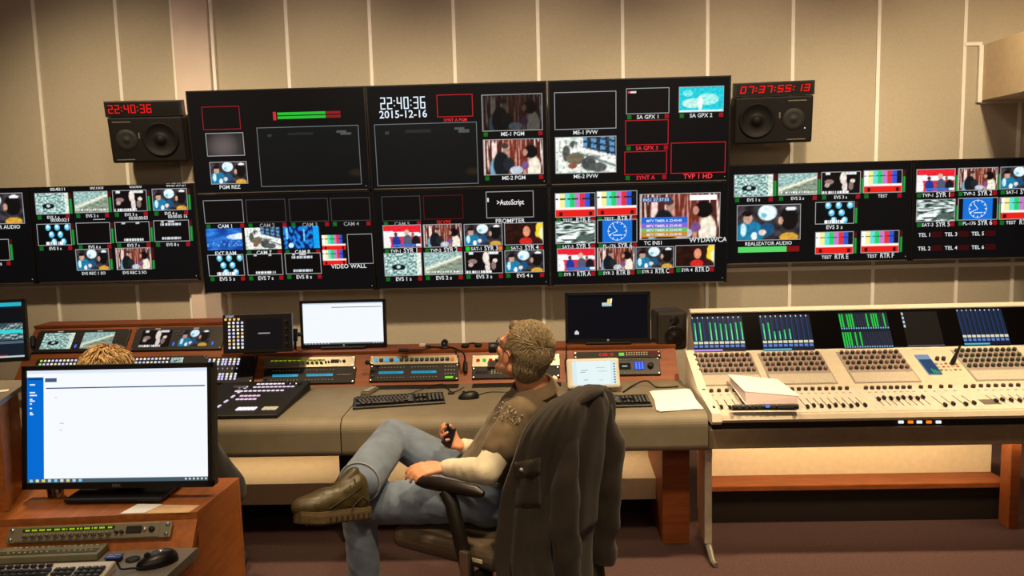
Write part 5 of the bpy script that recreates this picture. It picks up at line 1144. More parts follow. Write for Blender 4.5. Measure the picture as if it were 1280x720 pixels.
mouse('black mouse with red side and silver badge on the grey foreground desk', Matrix.Translation(lowp(197, 705)) @ Matrix.Rotation(math.radians(-140), 4, 'Z'), MGLOSS, L=.115, Wd=.068, red=True)
t = thing('cable_grommet', 'round black cable cap on the grey foreground desk left of mouse', 'grommet', lowp(166, 700)); MB().lathe([(.02, 0), (.02, .003), (.012, .004), (.0001, .0045)], 24).build('cap', MBLKM, t)
kb0 = lowp(150, 708)
t = keyboard('white keyboard cut by the bottom left corner of the photo', Matrix.Translation(lowp(150, 712)-drc*.225-sd*.075) @ MR, .45, .15, None, body=MWHITE, kcol=(.1, .09, .085))
cable('black mouse cable on the grey foreground desk', [lowp(180, 711, zlow+.006), lowp(165, 711, zlow+.006), lowp(152, 712, zlow+.01), lowp(148, 707, zlow+.02), lowp(146, 703, zlow+.03)], r=.003)
# papers and glass on the wooden top
ps = [Wz(x, y, ZS) for x, y in ((150, 643), (172, 631), (250, 632), (236, 641))]; cpt = sum(ps, Vector())/4
t = thing('paper_sheets', 'flat paper strips on the foreground wooden desk before the monitor foot', 'paper', cpt); slab(MB(), [p-cpt for p in ps], .0005, .0015).build('sheet', mat('buff_paper', c255(226, 184, 130), .8), t); h_ = [ps[0], ps[0].lerp(ps[3], .35), ps[1].lerp(ps[2], .4), ps[1]]; slab(MB(), [p-cpt for p in h_], .002, .003).build('sheet', MPAPER, t)
gp = Wz(70, 620, ZS)+Vector((0, 0, .001)); t = thing('drinking_glass', 'small glass behind the lower edge of the large monitor', 'glass', gp)
mg = bpy.data.materials.new('clear_glass'); mg.use_nodes = True; bs = mg.node_tree.nodes['Principled BSDF']; bs.inputs['Transmission Weight'].default_value = 1; bs.inputs['Roughness'].default_value = .05; bs.inputs['IOR'].default_value = 1.45
MB().lathe([(.0001, .001), (.024, .001), (.031, .09), (.029, .09), (.022, .006), (.0001, .006)], 28).build('tumbler', mg, t); 
# ================================================================ PEOPLE
def prim_caps(mb, p0, r0, p1, r1, n=16, flat=1.0, fdir=None):
    """tapered capsule with round ends (optionally flattened along fdir)"""
    p0, p1 = Vector(p0), Vector(p1); t = (p1-p0); L = t.length; t.normalize(); pts = []
    for k in range(4): a = math.pi/2*(k/4); pts.append((p0-t*r0*math.cos(a), max(.0004, r0*math.sin(a))))
    pts.append((p0, r0)); pts.append((p1, r1))
    for k in range(1, 5): a = math.pi/2*(k/4); pts.append((p1+t*r1*math.sin(a), max(.0004, r1*math.cos(a))))
    b = len(mb.v); mb.loft(pts, n)
    if flat != 1.0:
        fd = Vector(fdir).normalized(); c = (p0+p1)/2
        for i in range(b, len(mb.v)):
            v = Vector(mb.v[i]); q = v-p0; h = q.dot(t); ax = p0+t*h; dlt = v-ax; mb.v[i] = tuple(v-fd*dlt.dot(fd)*(1-flat))
    return mb
def prim_ell(mb, c, X, Y, Z, n=20, m=12):
    """ellipsoid with half-axis vectors X, Y, Z"""
    vs = []; fs = []
    for j in range(m+1):
        ph = math.pi*j/m
        for k in range(n):
            th = 2*math.pi*k/n; vs.append(Vector(c)+X*(math.sin(ph)*math.cos(th))+Y*(math.sin(ph)*math.sin(th))+Z*math.cos(ph))
    for j in range(m):
        for k in range(n): fs.append((j*n+k, (j+1)*n+k, (j+1)*n+(k+1) % n, j*n+(k+1) % n))
    return mb.add(vs, fs, 0, smooth=True)
def solid(name, mb, voxel, m, smooth=6, disp=None, parent=None, fac=.5):
    me = bpy.data.meshes.new('raw'); me.from_pydata(mb.v, [], mb.f)
    o = bpy.data.objects.new('raw', me); COL.objects.link(o)
    bm = bmesh.new(); bm.from_mesh(me); bmesh.ops.remove_doubles(bm, verts=bm.verts, dist=1e-6); bmesh.ops.recalc_face_normals(bm, faces=bm.faces); bm.to_mesh(me); bm.free()
    rm = o.modifiers.new('r', 'REMESH'); rm.mode = 'VOXEL'; rm.voxel_size = voxel
    if smooth: sm = o.modifiers.new('s', 'SMOOTH'); sm.factor = fac; sm.iterations = smooth
    dg = bpy.context.evaluated_depsgraph_get(); me2 = bpy.data.meshes.new_from_object(o.evaluated_get(dg)); bpy.data.objects.remove(o)
    if disp:
        ns_ = [v.normal.copy() for v in me2.vertices]
        for v, n_ in zip(me2.vertices, ns_): v.co = disp(v.co, n_)
    me2.name = name; me2.materials.clear(); me2.materials.append(m)
    me2.polygons.foreach_set('use_smooth', [True]*len(me2.polygons)); me2.update()
    r = bpy.data.objects.new(name, me2); COL.objects.link(r)
    if parent: r.parent = parent; r.matrix_parent_inverse = parent.matrix_world.inverted()
    return r
def cloth_mat(name, col, rough=.85, var=.12, scale=14, weave=420):
    m = mat(name, col, rough, var=var, scale=scale, bump=.35, bscale=weave)
    m.node_tree.nodes['Principled BSDF'].inputs['Sheen Weight'].default_value = .15; return m
SKIN = mat('skin', c255(226, 158, 122), .5, var=.06, scale=30, bump=.08, bscale=220); SKIN.node_tree.nodes['Principled BSDF'].inputs['Subsurface Weight'].default_value = .12; SKIN.node_tree.nodes['Principled BSDF'].inputs['Subsurface Radius'].default_value = (.01, .004, .002)
def fold(scale, amp, dirv=None, seed=0.0):
    def f(co, n):
        q = Vector((co.x*scale+seed, co.y*scale, co.z*scale*.6)); d = noise.noise(q)+.5*noise.noise(q*2.3)
        return co + n*(d*amp)
    return f
def hand(mb, wrist, d, pn, side, curl, size=1.0, thumb_in=.5, spread=.12):
    """palm towards pn; side = +1 thumb on the (d x pn) side"""
    d = d.normalized(); pn = (pn-d*pn.dot(d)).normalized(); s_ = d.cross(pn)*side; k = size
    lens = [.072, .080, .075, .060]; knuck = []
    for i in range(4):
        off = s_*(.030-.020*i)*k; kn = wrist+d*(.088-.004*abs(i-1))*k+off*1.05; knuck.append(kn)
        prim_caps(mb, wrist+off*.55+d*.01*k, .014*k, kn, .0115*k, 10)
    for i in range(4):
        L = lens[i]*k; a = 0; p = knuck[i]; dirr = (d+s_*(spread*(1.5-i)/1.5)).normalized(); r = .0098*k
        for j, (fr, c) in enumerate(((.45, curl[0]), (.31, curl[1]), (.24, curl[2]))):
            a += c*(1+.08*i); v = dirr*math.cos(a)+pn*math.sin(a); q = p+v*L*fr; prim_caps(mb, p, r, q, r*.9, 10); p = q; r *= .9
    b0 = wrist+d*.022*k+s_*.022*k; t1 = b0+(d*.55+s_*.75+pn*.35).normalized()*.038*k; t2 = t1+(d*.85+s_*(.25-.5*thumb_in)+pn*.5*thumb_in*1.6).normalized()*.032*k; t3 = t2+(d*.9-s_*.3*thumb_in+pn*.7*thumb_in).normalized()*.026*k
    prim_caps(mb, b0, .016*k, t1, .0125*k, 10); prim_caps(mb, t1, .0118*k, t2, .0105*k, 10); prim_caps(mb, t2, .0104*k, t3, .009*k, 10)
    return knuck, s_, pn
def head(mb, c, f, u, size=1.0):
    """skull centred at c looking along f with up u; one closed cluster of volumes with a face"""
    f = f.normalized(); u = (u-f*u.dot(f)).normalized(); l = u.cross(f); k = size
    P = lambda a, b, z: c+f*a*k+l*b*k+u*z*k
    prim_ell(mb, P(-.012, 0, .025), f*.098*k, l*.077*k, u*.092*k)
    prim_ell(mb, P(.030, 0, -.035), f*.062*k, l*.058*k, u*.078*k)
    prim_ell(mb, P(.052, 0, -.088), f*.030*k, l*.032*k, u*.022*k)       # chin
    for s in (-1, 1):
        prim_caps(mb, P(.062, s*.026, -.09), .02*k, P(-.02, s*.056, -.055), .022*k)   # jaw
        prim_ell(mb, P(.068, s*.034, -.022), f*.020*k, l*.024*k, u*.02*k)  # cheekbone
        prim_caps(mb, P(.084, s*.012, .022), .011*k, P(.074, s*.044, .020), .011*k)   # brow
        prim_ell(mb, P(-.004, s*.082, -.018), f*.019*k+u*.004*k, l*.010*k+f*-.006*k, u*.033*k, 14, 10)  # ear
        prim_caps(mb, P(-.02, s*.086, .005), .005*k, P(-.022, s*.088, -.028), .004*k, 8)
    prim_caps(mb, P(.090, 0, .012), .009*k, P(.110, 0, -.022), .011*k)   # nose
    prim_ell(mb, P(.100, 0, -.028), f*.014*k, l*.017*k, u*.010*k, 14, 8)
    prim_caps(mb, P(.087, -.018, -.052), .0065*k, P(.087, .018, -.052), .0065*k, 10); prim_caps(mb, P(.086, -.015, -.063), .0075*k, P(.086, .015, -.063), .0075*k, 10)
    return P
def hair_tufts(mb, base, n_, L, r, rnd, keep, flow):
    """short tapered tufts over ellipsoid base = (c, X, Y, Z)"""
    c, X, Y, Z = base
    for i in range(n_):
        z = rnd.uniform(-1, 1); a = rnd.uniform(0, 2*math.pi); q = math.sqrt(1-z*z); v = Vector((q*math.cos(a), q*math.sin(a), z)); p = c+X*v.x+Y*v.y+Z*v.z
        if not keep(v): continue
        nrm = (X.normalized()*v.x/X.length+Y.normalized()*v.y/Y.length+Z.normalized()*v.z/Z.length).normalized()
        fl = flow(v); tg_ = (fl-nrm*fl.dot(nrm)); tg_ = tg_.normalized() if tg_.length > 1e-4 else nrm.orthogonal()
        LL = L*rnd.uniform(.7, 1.25); jit = Vector((rnd.uniform(-1, 1), rnd.uniform(-1, 1), rnd.uniform(-1, 1)))*.25
        p1 = p+(tg_*.85+nrm*.22+jit*.5)*LL*.5; p2 = p1+(tg_*1.0-nrm*.02+jit*.4)*LL*.5
        mb.loft([(p-nrm*.002, r), (p1, r*.85), (p2, r*.15)], 5)
# ---------------------------------------------------------------- seated man
rnd = random.Random(3)
man_o = W(600, 660, 2.95); man_o.z = 0
PB = MB()
f = Vector((-.69, .67, .29)).normalized(); hc = W(652, 440, 2.93)
HP = head(PB, hc, f, Vector((.2, -.02, 1)), .98)
neckb = W(668, 492, 2.95)
prim_caps(PB, hc+Vector((.02, 0, -.05)), .056, neckb, .064, 18)
chest = W(662, 535, 2.96); belly = W(622, 588, 2.98); hips = W(606, 615, 2.99)
shL = W(650, 518, 2.80); shR = W(655, 512, 3.14)
elL = W(608, 589, 2.70); wrL = W(556, 585, 2.84)
elR = W(620, 572, 3.22); wrR = W(578, 557, 3.06)
prim_caps(PB, chest, .11, belly, .11); prim_caps(PB, belly, .10, hips, .11)
for a, b_, c_ in ((shL, elL, wrL), (shR, elR, wrR)):
    prim_caps(PB, a, .044, b_, .034); prim_caps(PB, b_, .034, c_, .024)
hL = W(594, 620, 2.93); hR = W(600, 608, 3.08)
knL = W(449, 632, 2.95); anL = Vector((knL.x+.005, knL.y+.03, .11)); knR = W(492, 545, 3.24); anR = W(446, 608, 2.77)
for a, b_, c_ in ((hL, knL, anL), (hR, knR, anR)):
    prim_caps(PB, a, .07, b_, .045); prim_caps(PB, b_, .045, c_, .032)
# hands: near hand rests on thigh, far hand holds a phone
hand(PB, W(553, 584, 2.83), (W(532, 586, 2.80)-W(553, 584, 2.83)), Vector((-.1, .35, -1)), -1, (.35, .5, .4), .92)
dR = (W(556, 549, 3.02)-W(578, 557, 3.06)); KN, KS, KP = hand(PB, W(576, 556.5, 3.05), dR, Vector((-.1, -.6, .8)), 1, (.45, .8, .5), .92, thumb_in=.9)
man = solid('person', PB, .0055, SKIN, 5)
man['label'] = 'seated man with short grey-blond hair, brown shirt and jeans, legs crossed, looking up'; man['category'] = 'person'
def shift_origin(o, p):
    for v in o.data.vertices: v.co -= p
    o.location = p; bpy.context.view_layer.update()
shift_origin(man, man_o)
def wear(name, mb, vox, m, sm=5, disp=None): return solid(name, mb, vox, m, sm, disp, man)
# torso shirt
SHIRT = cloth_mat('brown_shirt', c255(106, 90, 66)); WHT_C = cloth_mat('white_cotton', c255(232, 222, 196)); JEAN = cloth_mat('denim', c255(112, 128, 150), var=.3, scale=9); 
sb = MB(); back_d = Vector((.35, -.6, 0)).normalized()
prim_caps(sb, chest+Vector((.0, .0, .02)), .142, belly, .138, 22); prim_caps(sb, belly, .138, W(600, 612, 2.98), .135, 22)
prim_caps(sb, neckb+Vector((.0, 0, -.035)), .085, chest, .135, 20)
prim_caps(sb, neckb+Vector((.0, 0, -.03)), .07, shL+Vector((.005, .01, -.005)), .066, 18); prim_caps(sb, neckb+Vector((0, 0, -.03)), .07, shR+Vector((0, -.01, -.005)), .066, 18)
mid = shL.lerp(elL, .58); prim_caps(sb, shL, .069, mid, .066, 18)
midR = shR.lerp(elR, .58); prim_caps(sb, shR, .069, midR, .064, 18)
prim_caps(sb, chest+Vector((-.085, .03, -.02)), .09, belly+Vector((-.05, .02, 0)), .10, 18)
wear('shirt', sb, .009, SHIRT, 5, fold(16, .009))
col = MB()
cn = (hc+Vector((.02, 0, -.05))-neckb).normalized(); e1_ = cn.orthogonal().normalized(); e2_ = cn.cross(e1_); cc_ = neckb+cn*.012
ring = lambda r, h, n=24: [cc_+cn*h+(e1_*math.cos(2*math.pi*k/n)+e2_*math.sin(2*math.pi*k/n))*r for k in range(n)]
R1, R2, R3, R4 = ring(.083, -.01), ring(.073, .034), ring(.079, .036), ring(.098, -.006)
n = 24; fs = []
for a, b_ in ((0, 1), (1, 2), (2, 3)):
    for k in range(n): fs.append((a*n+k, a*n+(k+1) % n, b_*n+(k+1) % n, b_*n+k))
col.add(R1+R2+R3+R4, fs, smooth=True); o = col.build('collar', SHIRT, man); o.matrix_parent_inverse = man.matrix_world.inverted()
# pattern embroidery on shoulder
emb = MB(); axs = (mid-shL).normalized()
for i in range(46):
    t_ = rnd.uniform(-.05, .45); side = rnd.uniform(-1.25, .9); v0 = Vector((-.62, -.35, .7)).normalized(); v0 = (v0-axs*v0.dot(axs)).normalized(); v1 = axs.cross(v0)
    rd = v0*math.cos(side)+v1*math.sin(side); p = shL.lerp(mid, t_)+rd*.0725; q = p+(axs*rnd.uniform(-.014, .014)+v1*rnd.uniform(-.012, .012)); emb.loft([(p, .0022), (q, .0022)], 5)
o = emb.build('shoulder_print', mat('print_grey', c255(150, 142, 122), .8), man); o.matrix_parent_inverse = man.matrix_world.inverted()
# white long sleeves
for a, b_, c_ in ((shL, elL, wrL), (shR, elR, wrR)):
    wb = MB(); m0 = a.lerp(b_, .45); prim_caps(wb, m0, .056, b_, .050, 16); prim_caps(wb, b_, .050, c_.lerp(b_, .06), .034, 16); wear('sleeve', wb, .007, WHT_C, 5, fold(17, .004, seed=3))
tb = MB(); p = W(689, 470, 2.98); tb.box((0, 0, 0), (.02, .035, .05), bev=.006, M=Matrix.Translation(W(691, 478, 3.0)) @ Matrix.Rotation(.5, 4, 'Y')); o = tb.build('undershirt_collar', WHT_C, man); o.matrix_parent_inverse = man.matrix_world.inverted()
# jeans
jb = MB()
prim_caps(jb, W(612, 618, 2.93), .125, W(612, 618, 3.05), .125, 22); prim_caps(jb, hL, .097, hL.lerp(knL, .5), .090, 20); prim_caps(jb, hL.lerp(knL, .5), .088, knL, .070, 20); prim_caps(jb, knL, .070, knL.lerp(anL, .35), .064, 18); prim_caps(jb, knL.lerp(anL, .35), .064, anL, .062, 18)
prim_caps(jb, hR, .100, hR.lerp(knR, .55), .085, 20); prim_caps(jb, hR.lerp(knR, .55), .085, knR, .070, 20); prim_caps(jb, knR, .070, knR.lerp(anR, .45), .078, 20); prim_caps(jb, knR.lerp(anR, .45), .078, anR.lerp(knR, .12), .078, 20)
def jf(co, n_):
    d = 1e9
    for kp in (knL, knR, hL, hR): d = min(d, (co-kp).length)
    a_ = .010*max(.25, 1-d/.22); q = Vector((co.x*9, co.y*7, co.z*22+co.x*9)); w_ = 1-abs(noise.noise(q)*2); return co+n_*(w_-.5)*a_
wear('jeans', jb, .008, JEAN, 5, jf)
# hem of crossed leg
ax = (anR-knR).normalized(); e1_ = ax.orthogonal().normalized(); e2_ = ax.cross(e1_); hm = MB(); cc_ = anR.lerp(knR, .07)
for k in range(28):
    a = 2*math.pi*k/28; b_ = 2*math.pi*(k+1)/28; P_ = lambda t: cc_+(e1_*math.cos(t)+e2_*math.sin(t))*.0765; hm.loft([(P_(a), .0035), (P_(b_), .0035)], 6)
o = hm.build('hem', cloth_mat('denim_hem', c255(150, 158, 165)), man); o.matrix_parent_inverse = man.matrix_world.inverted()
so = MB(); prim_caps(so, anR.lerp(knR, .12), .042, anR+ax*.04, .040, 16); wear('sock', so, .006, cloth_mat('dark_sock', c255(24, 24, 30)), 3)
# shoes
LEATHER = mat('shoe_leather', c255(66, 56, 28), .42, var=.35, scale=30, bump=.25, bscale=90); SOLE = mat('shoe_sole', c255(74, 58, 30), .85, var=.2, scale=40, bump=.3)
def shoe(heel, toe, up):
    d = (toe-heel); L = d.length; d.normalize(); up = (up-d*up.dot(d)).normalized(); s_ = d.cross(up)
    t = thing('shoe', '', '', heel); 
    P = lambda a, b, c: heel+d*a*L+s_*b+up*c
    ub = MB(); prim_caps(ub, P(.13, 0, .035), .036, P(.17, 0, .095), .040); prim_caps(ub, P(.17, 0, .09), .040, P(.36, 0, .072), .038); prim_caps(ub, P(.30, 0, .075), .038, P(.62, 0, .045), .036); prim_caps(ub, P(.14, 0, .06), .038, P(.6, 0, .04), .038); prim_ell(ub, P(.72, 0, .034), d*.088, s_*.050, up*.044); prim_ell(ub, P(.54, 0, .044), d*.09, s_*.047, up*.050); prim_caps(ub, P(.22, 0, .135), .026, P(.40, 0, .096), .022, flat=.6, fdir=up); prim_caps(ub, P(.3, 0, .03), .036, P(.75, 0, .026), .044, flat=.7, fdir=up)
    sl_ = MB()
    for k in range(15):
        a = k/14; wd = .037+.014*math.sin(max(0, a-.25)/.75*math.pi*.85); 
    prof = [(0, .022), (.04, .032), (.12, .037), (.3, .036), (.5, .043), (.7, .052), (.85, .048), (.95, .034), (1.0, .012)]
    vs = []; fs = []; ring_ = [(a, w) for a, w in prof]+[(a, -w) for a, w in prof[::-1]]; nn = len(ring_)
    for h, g_ in ((-.030, .95), (-.024, 1.05), (-.002, 1.07), (.012, 1.0)): vs += [P(a, b*g_, h+(.014*max(0, a-.75)/.25)) for a, b in ring_]
    for j in range(3):
        for k in range(nn): fs.append((j*nn+k, j*nn+(k+1) % nn, (j+1)*nn+(k+1) % nn, (j+1)*nn+k))
    fs += [tuple(range(nn))[::-1], tuple(range(3*nn, 4*nn))]; sl_.add(vs, fs)
    bpy.data.objects.remove(t)
    u = wear('shoe', ub, .006, LEATHER, 4); 
    o = sl_.build('sole', SOLE, u); o.matrix_parent_inverse = (man.matrix_world).inverted() if False else Matrix.Identity(4)
    bpy.context.view_layer.update(); o.matrix_parent_inverse = u.matrix_world.inverted()
    lc = MB()
    for k in range(5):
        a = .26+.07*k; z = .118-.0135*k; w_ = .036; lc.tube([P(a+.03*math.cos(q), w_*math.cos(q), z-.022+.026*math.sin(q)) for q in [math.pi*j/10 for j in range(11)]], .0030, 6)
    for sg in (-1, 1):
        lc.tube([P(.16, sg*.041, .085), P(.30, sg*.043, .060), P(.46, sg*.047, .040), P(.60, sg*.050, .022)], .0026, 6); lc.tube([P(.05, sg*.037, .030), P(.14, sg*.040, .050), P(.24, sg*.042, .030), P(.3, sg*.043, .012)], .0026, 6)
        for k in range(12): a_ = .06+.075*k; lc.tube([P(a_, sg*(.030+.022*math.sin(min(1, a_*1.15)*math.pi*.9)), -.027), P(a_, sg*(.031+.0225*math.sin(min(1, a_*1.15)*math.pi*.9)), -.006)], .0035, 5)
    o = lc.build('laces', mat('lace', c255(38, 32, 18), .8), u); o.matrix_parent_inverse = u.matrix_world.inverted(); return u
shoe(W(462, 637, 2.74), W(368, 648, 2.60), Vector((.26, .50, 1)))
shoe(Vector((anL.x+.07, anL.y-.0, .025)), Vector((anL.x-.20, anL.y+.05, .025)), Vector((0, 0, 1)))
# hair
HAIR = mat('hair_greyblond', c255(112, 92, 66), .6, var=.45, scale=60, stretch=(1, 1, 1))
l_ = Vector((0, 0, 1)).cross(f).normalized(); u_ = f.cross(l_).normalized() if f.cross(l_).z > 0 else -f.cross(l_).normalized()
uu = Vector((.2, -.02, 1)); uu = (uu-f*uu.dot(f)).normalized(); ll = uu.cross(f)
hcen = HP(-.022, 0, .026); hx, hy, hzv = f*.097, ll*.085, uu*.100
hb = MB(); prim_ell(hb, HP(-.034, 0, .034), f*.088, ll*.083, uu*.093); prim_ell(hb, HP(-.052, 0, -.02), f*.058, ll*.070, uu*.075); prim_caps(hb, HP(.035, -.03, .088), .026, HP(.035, .03, .088), .026)
for s in (-1, 1): prim_caps(hb, HP(.015, s*.066, .03), .016, HP(.008, s*.070, -.005), .010)
hair = wear('hair', hb, .006, HAIR, 3, fold(45, .004))
tf = MB(); base = (HP(-.031, 0, .033), f*.095, ll*.086, uu*.097)
hair_tufts(tf, base, 8000, .024, .0013, rnd, lambda v: not (abs(v.y) > .7 and -.75 < v.z < .0 and v.x > -.1) and (v.z > -.15 and v.x < .72 - .25*(1-v.z)) or (v.x < -.1 and v.z > -.75) or (v.z > .55), lambda v: (f*.9+uu*.35)*cl(v.z*1.6)+(-uu*.9-f*.35)*(1-cl(v.z*1.6)))
hair_tufts(tf, (HP(-.052, 0, -.02), f*.061, ll*.073, uu*.078), 2600, .018, .0013, rnd, lambda v: v.x < .3 and v.z < .5, lambda v: -uu*.9-f*.2)
o = tf.build('hair_strands', mat('hair_light', c255(146, 128, 98), .55, var=.5, scale=110), hair); o.matrix_parent_inverse = hair.matrix_world.inverted() if False else Matrix.Identity(4)
bpy.context.view_layer.update(); o.matrix_parent_inverse = hair.matrix_world.inverted()
# glasses
gb = MB()
for s in (-1, 1):
    gb.tube([HP(.088, s*.052, .012), HP(.04, s*.083, .010), HP(-.01, s*.089, .004), HP(-.028, s*.089, -.012)], .0022, 6)
    gb.tube([HP(.092, s*.030+.022*math.cos(a), .006+.016*math.sin(a)) for a in [2*math.pi*k/16 for k in range(17)]], .0018, 6)
gb.tube([HP(.094, -.008, .010), HP(.097, 0, .012), HP(.094, .008, .010)], .0018, 6)
o = gb.build('glasses', MBLK, man); o.matrix_parent_inverse = man.matrix_world.inverted()
eb = MB()
for s in (-1, 1): prim_ell(eb, HP(.0765, s*.031, .006), f*.011, ll*.012, uu*.010, 12, 8)
o = eb.build('eyes', mat('eye_white', c255(225, 215, 205), .25), man); o.matrix_parent_inverse = man.matrix_world.inverted()
# phone in far hand
pc_c = sum(KN, Vector())/4+KP*.026; ph = thing('mobile_phone', 'small dark phone held in the seated man\'s right hand', 'phone', pc_c); d = (KS-dR.normalized()*.35).normalized()
xx_ = d.cross(KP).normalized(); zz_ = xx_.cross(d).normalized(); Mx = Matrix((xx_, d, zz_)).transposed().to_4x4(); MB().box((0, 0, 0), (.045, .11, .010), bev=.003, M=Mx).build('body', MGLOSS, ph); MB().box((0, 0, .0052), (.038, .08, .0008), 0, (.05, .05, .06), M=Mx).build('screen', LIT, ph)
# ---------------------------------------------------------------- office chair
LEA = mat('chair_leather', c255(84, 73, 60), .42, var=.12, scale=25, bump=.12, bscale=160); CPL = mat('chair_plastic', c255(30, 26, 23), .4, var=.1)
def office_chair(label, base, ang, grp=None, seat_z=.475, arm_z=.70, back_top=1.12, only=None, lean=.16):
    M = Matrix.Translation(base) @ Matrix.Rotation(ang, 4, 'Z'); t = thing('office_chair', label, 'chair', M, grp)   # local +y = facing
    sb_ = MB(); sb_.box((0, .035, seat_z-.045), (.50, .50, .085), bev=.04, seg=4); st_ = sb_.build('seat', LEA, t)
    if grp and arm_z > .7: MB().box((-.235, -.12, seat_z-.03), (.006, .05, .018), bev=.001, M=Matrix.Rotation(0, 4, 'Z')).box((-.248, -.12, seat_z-.045), (.006, .045, .014), bev=.001).build('care_tag', WHT_C, st_)
    MB().box((0, 0, seat_z-.105), (.26, .30, .035), bev=.01).build('seat_plate', CPL, t)
    MB().cyl((0, 0, .13), (0, 0, .25), .032).cyl((0, 0, .25), (0, 0, seat_z-.12), .018).build('gas_lift', CPL, t)
    MB().lathe([(.055, .075), (.055, .12), (.035, .14), (.0001, .14)], 20).build('hub', CPL, t)
    for k in range(5):
        a = 2*math.pi*k/5+.3; c_, s_ = math.cos(a), math.sin(a); MB().loft([((.03*c_, .03*s_, .115), .024), ((.30*c_, .30*s_, .082), .015)], 10).build('base_leg', MSTEEL, t)
        cc = MB(); cc.cyl((.30*c_-.012*s_, .30*s_+.012*c_, .03), (.30*c_-.026*s_, .30*s_+.026*c_, .03), .029, n=18).cyl((.30*c_+.012*s_, .30*s_-.012*c_, .03), (.30*c_+.026*s_, .30*s_-.026*c_, .03), .029, n=18).cyl((.30*c_, .30*s_, .03), (.30*c_, .30*s_, .085), .012, n=10).cyl((.30*c_-.026*s_, .30*s_+.026*c_, .03), (.30*c_+.026*s_, .30*s_-.026*c_, .03), .008, n=10)
        cc.build('caster', CPL, t)
    # back
    bk = MB(); nz, nx = 10, 9; vs = []; fs = []
    for side in (0, 1):
        for j in range(nz+1):
            v = j/nz; z = seat_z+.06+(back_top-seat_z-.06)*v; hw = .215*(1-.25*max(0, v-.6)/.4)*(1-.12*(1-v))
            for i in range(nx+1):
                u = -1+2*i/nx; y = -.235-lean*(v)-.03*math.sin(v*math.pi)*-1+.035*u*u+(-.05 if side else 0)*(1-.6*abs(u)**4)*(1-.6*abs(2*v-1)**6); vs.append((hw*u, y, z))
    N = (nx+1)*(nz+1)
    for j in range(nz):
        for i in range(nx): a = j*(nx+1)+i; fs.append((a, a+1, a+nx+2, a+nx+1)); fs.append((N+a, N+a+nx+1, N+a+nx+2, N+a+1))
    for i in range(nx): fs.append((i, N+i, N+i+1, i+1)); a = nz*(nx+1)+i; fs.append((a, a+1, N+a+1, N+a))
    for j in range(nz): a = j*(nx+1); fs.append((a, a+nx+1, N+a+nx+1, N+a)); a += nx; fs.append((a, N+a, N+a+nx+1, a+nx+1))
    bk.add(vs, fs, smooth=True); bk.build('backrest', LEA, t)
    MB().loft([((0, -.10, seat_z-.10), .022), ((0, -.28, seat_z-.08), .022), ((0, -.315, seat_z+.05), .020), ((0, -.30-lean*.4, seat_z+.32), .018)], 10).build('back_post', CPL, t)
    for s in (-1, 1):
        MB().loft([((s*.20, -.12, seat_z-.105), .02), ((s*.29, -.12, seat_z-.10), .024), ((s*.315, -.12, seat_z-.04), .026), ((s*.305, -.06, arm_z-.06), .026), ((s*.30, -.03, arm_z-.02), .026)], 12).build('arm_post', CPL, t)
        MB().loft([((s*.30, -.19, arm_z-.004), .010), ((s*.30, -.16, arm_z), .022), ((s*.30, .0, arm_z), .026), ((s*.30, .07, arm_z-.004), .022), ((s*.30, .10, arm_z-.012), .008)], 12).build('arm_pad', CPL, t)
        MB().box((s*.33, -.125, seat_z-.02), (.02, .035, .09), bev=.003).build('arm_bracket', MSTEEL, t)
    for x in (.12, .2): MB().loft([((x, .02, seat_z-.115), .007), ((x+.08, .06, seat_z-.15), .006), ((x+.12, .08, seat_z-.19), .018), ((x+.13, .085, seat_z-.22), .014)], 8).build('lever', CPL, t)
    return t
fm = Vector((-.86, .50, 0)).normalized(); ang = math.atan2(-fm.x, fm.y)
cb = W(609, 650, 2.98); cb.z = 0
hz_ = min(v.co.z for v in man.data.vertices)
ch = office_chair('dark leather office chair the seated man sits in, with jacket over its back', cb, ang, 'office chairs', seat_z=.522, arm_z=.755, back_top=1.0, lean=.12)
# ---------------------------------------------------------------- jacket over the chair back
Mj = ch.matrix_world.copy(); JK = cloth_mat('jacket_canvas', c255(40, 32, 25), .9, var=.2, scale=12, weave=300)
jt = thing('jacket', 'dark brown jacket with flap pocket hung over the office chair back', 'jacket', Mj @ Matrix.Translation((0, -.32, 1.02)))
jm = MB(); NZ, NA = 60, 110; vs = []; fs = []
zt_, zb_ = 1.07, .12
for j in range(NZ+1):
    v = j/NZ; z = zt_-(zt_-zb_)*v
    top = min(1, v/.13); sh = math.sqrt(max(0, 1-(1-top)**2))
    hw = (.10+.135*sh)+.03*v; yc = -.315-.085*(max(0, (z-.5))/.5)+.02*v; th = .030+.050*sh+.045*v*(1 if z > .55 else .7)
    for k in range(NA):
        a = 2*math.pi*k/NA; ca, sa = math.cos(a), math.sin(a); fo = v**.7*(.020*math.sin(9*a+1.3+1.5*v)+.010*math.sin(15*a+4*v)+.02*noise.noise(Vector((ca*2.2, sa*2.2, z*2.5)))) + .012*noise.noise(Vector((ca*5, sa*5, z*6)))
        x = math.copysign(abs(ca)**.75, ca)*(hw+fo); y = yc+math.copysign(abs(sa)**.8, sa)*(th+fo)+.075*max(0, -ca)*math.sin(min(1, v/.75)*math.pi)**.7; vs.append((x, y, z+.012*math.sin(3*a)*(v > .97)))
for j in range(NZ):
    for k in range(NA): fs.append((j*NA+k, (j+1)*NA+k, (j+1)*NA+(k+1) % NA, j*NA+(k+1) % NA))
fs.append(tuple(range(NA))); jm.add(vs, fs, smooth=True)
def putl(t, mb, name, m): o = mb.build(name, m, t); o.matrix_parent_inverse = t.matrix_world.inverted(); o.matrix_world = Mj; return o
body_j = putl(jt, jm, 'body', JK)
sd_ = body_j.modifiers.new('thickness', 'SOLIDIFY'); sd_.thickness = .006
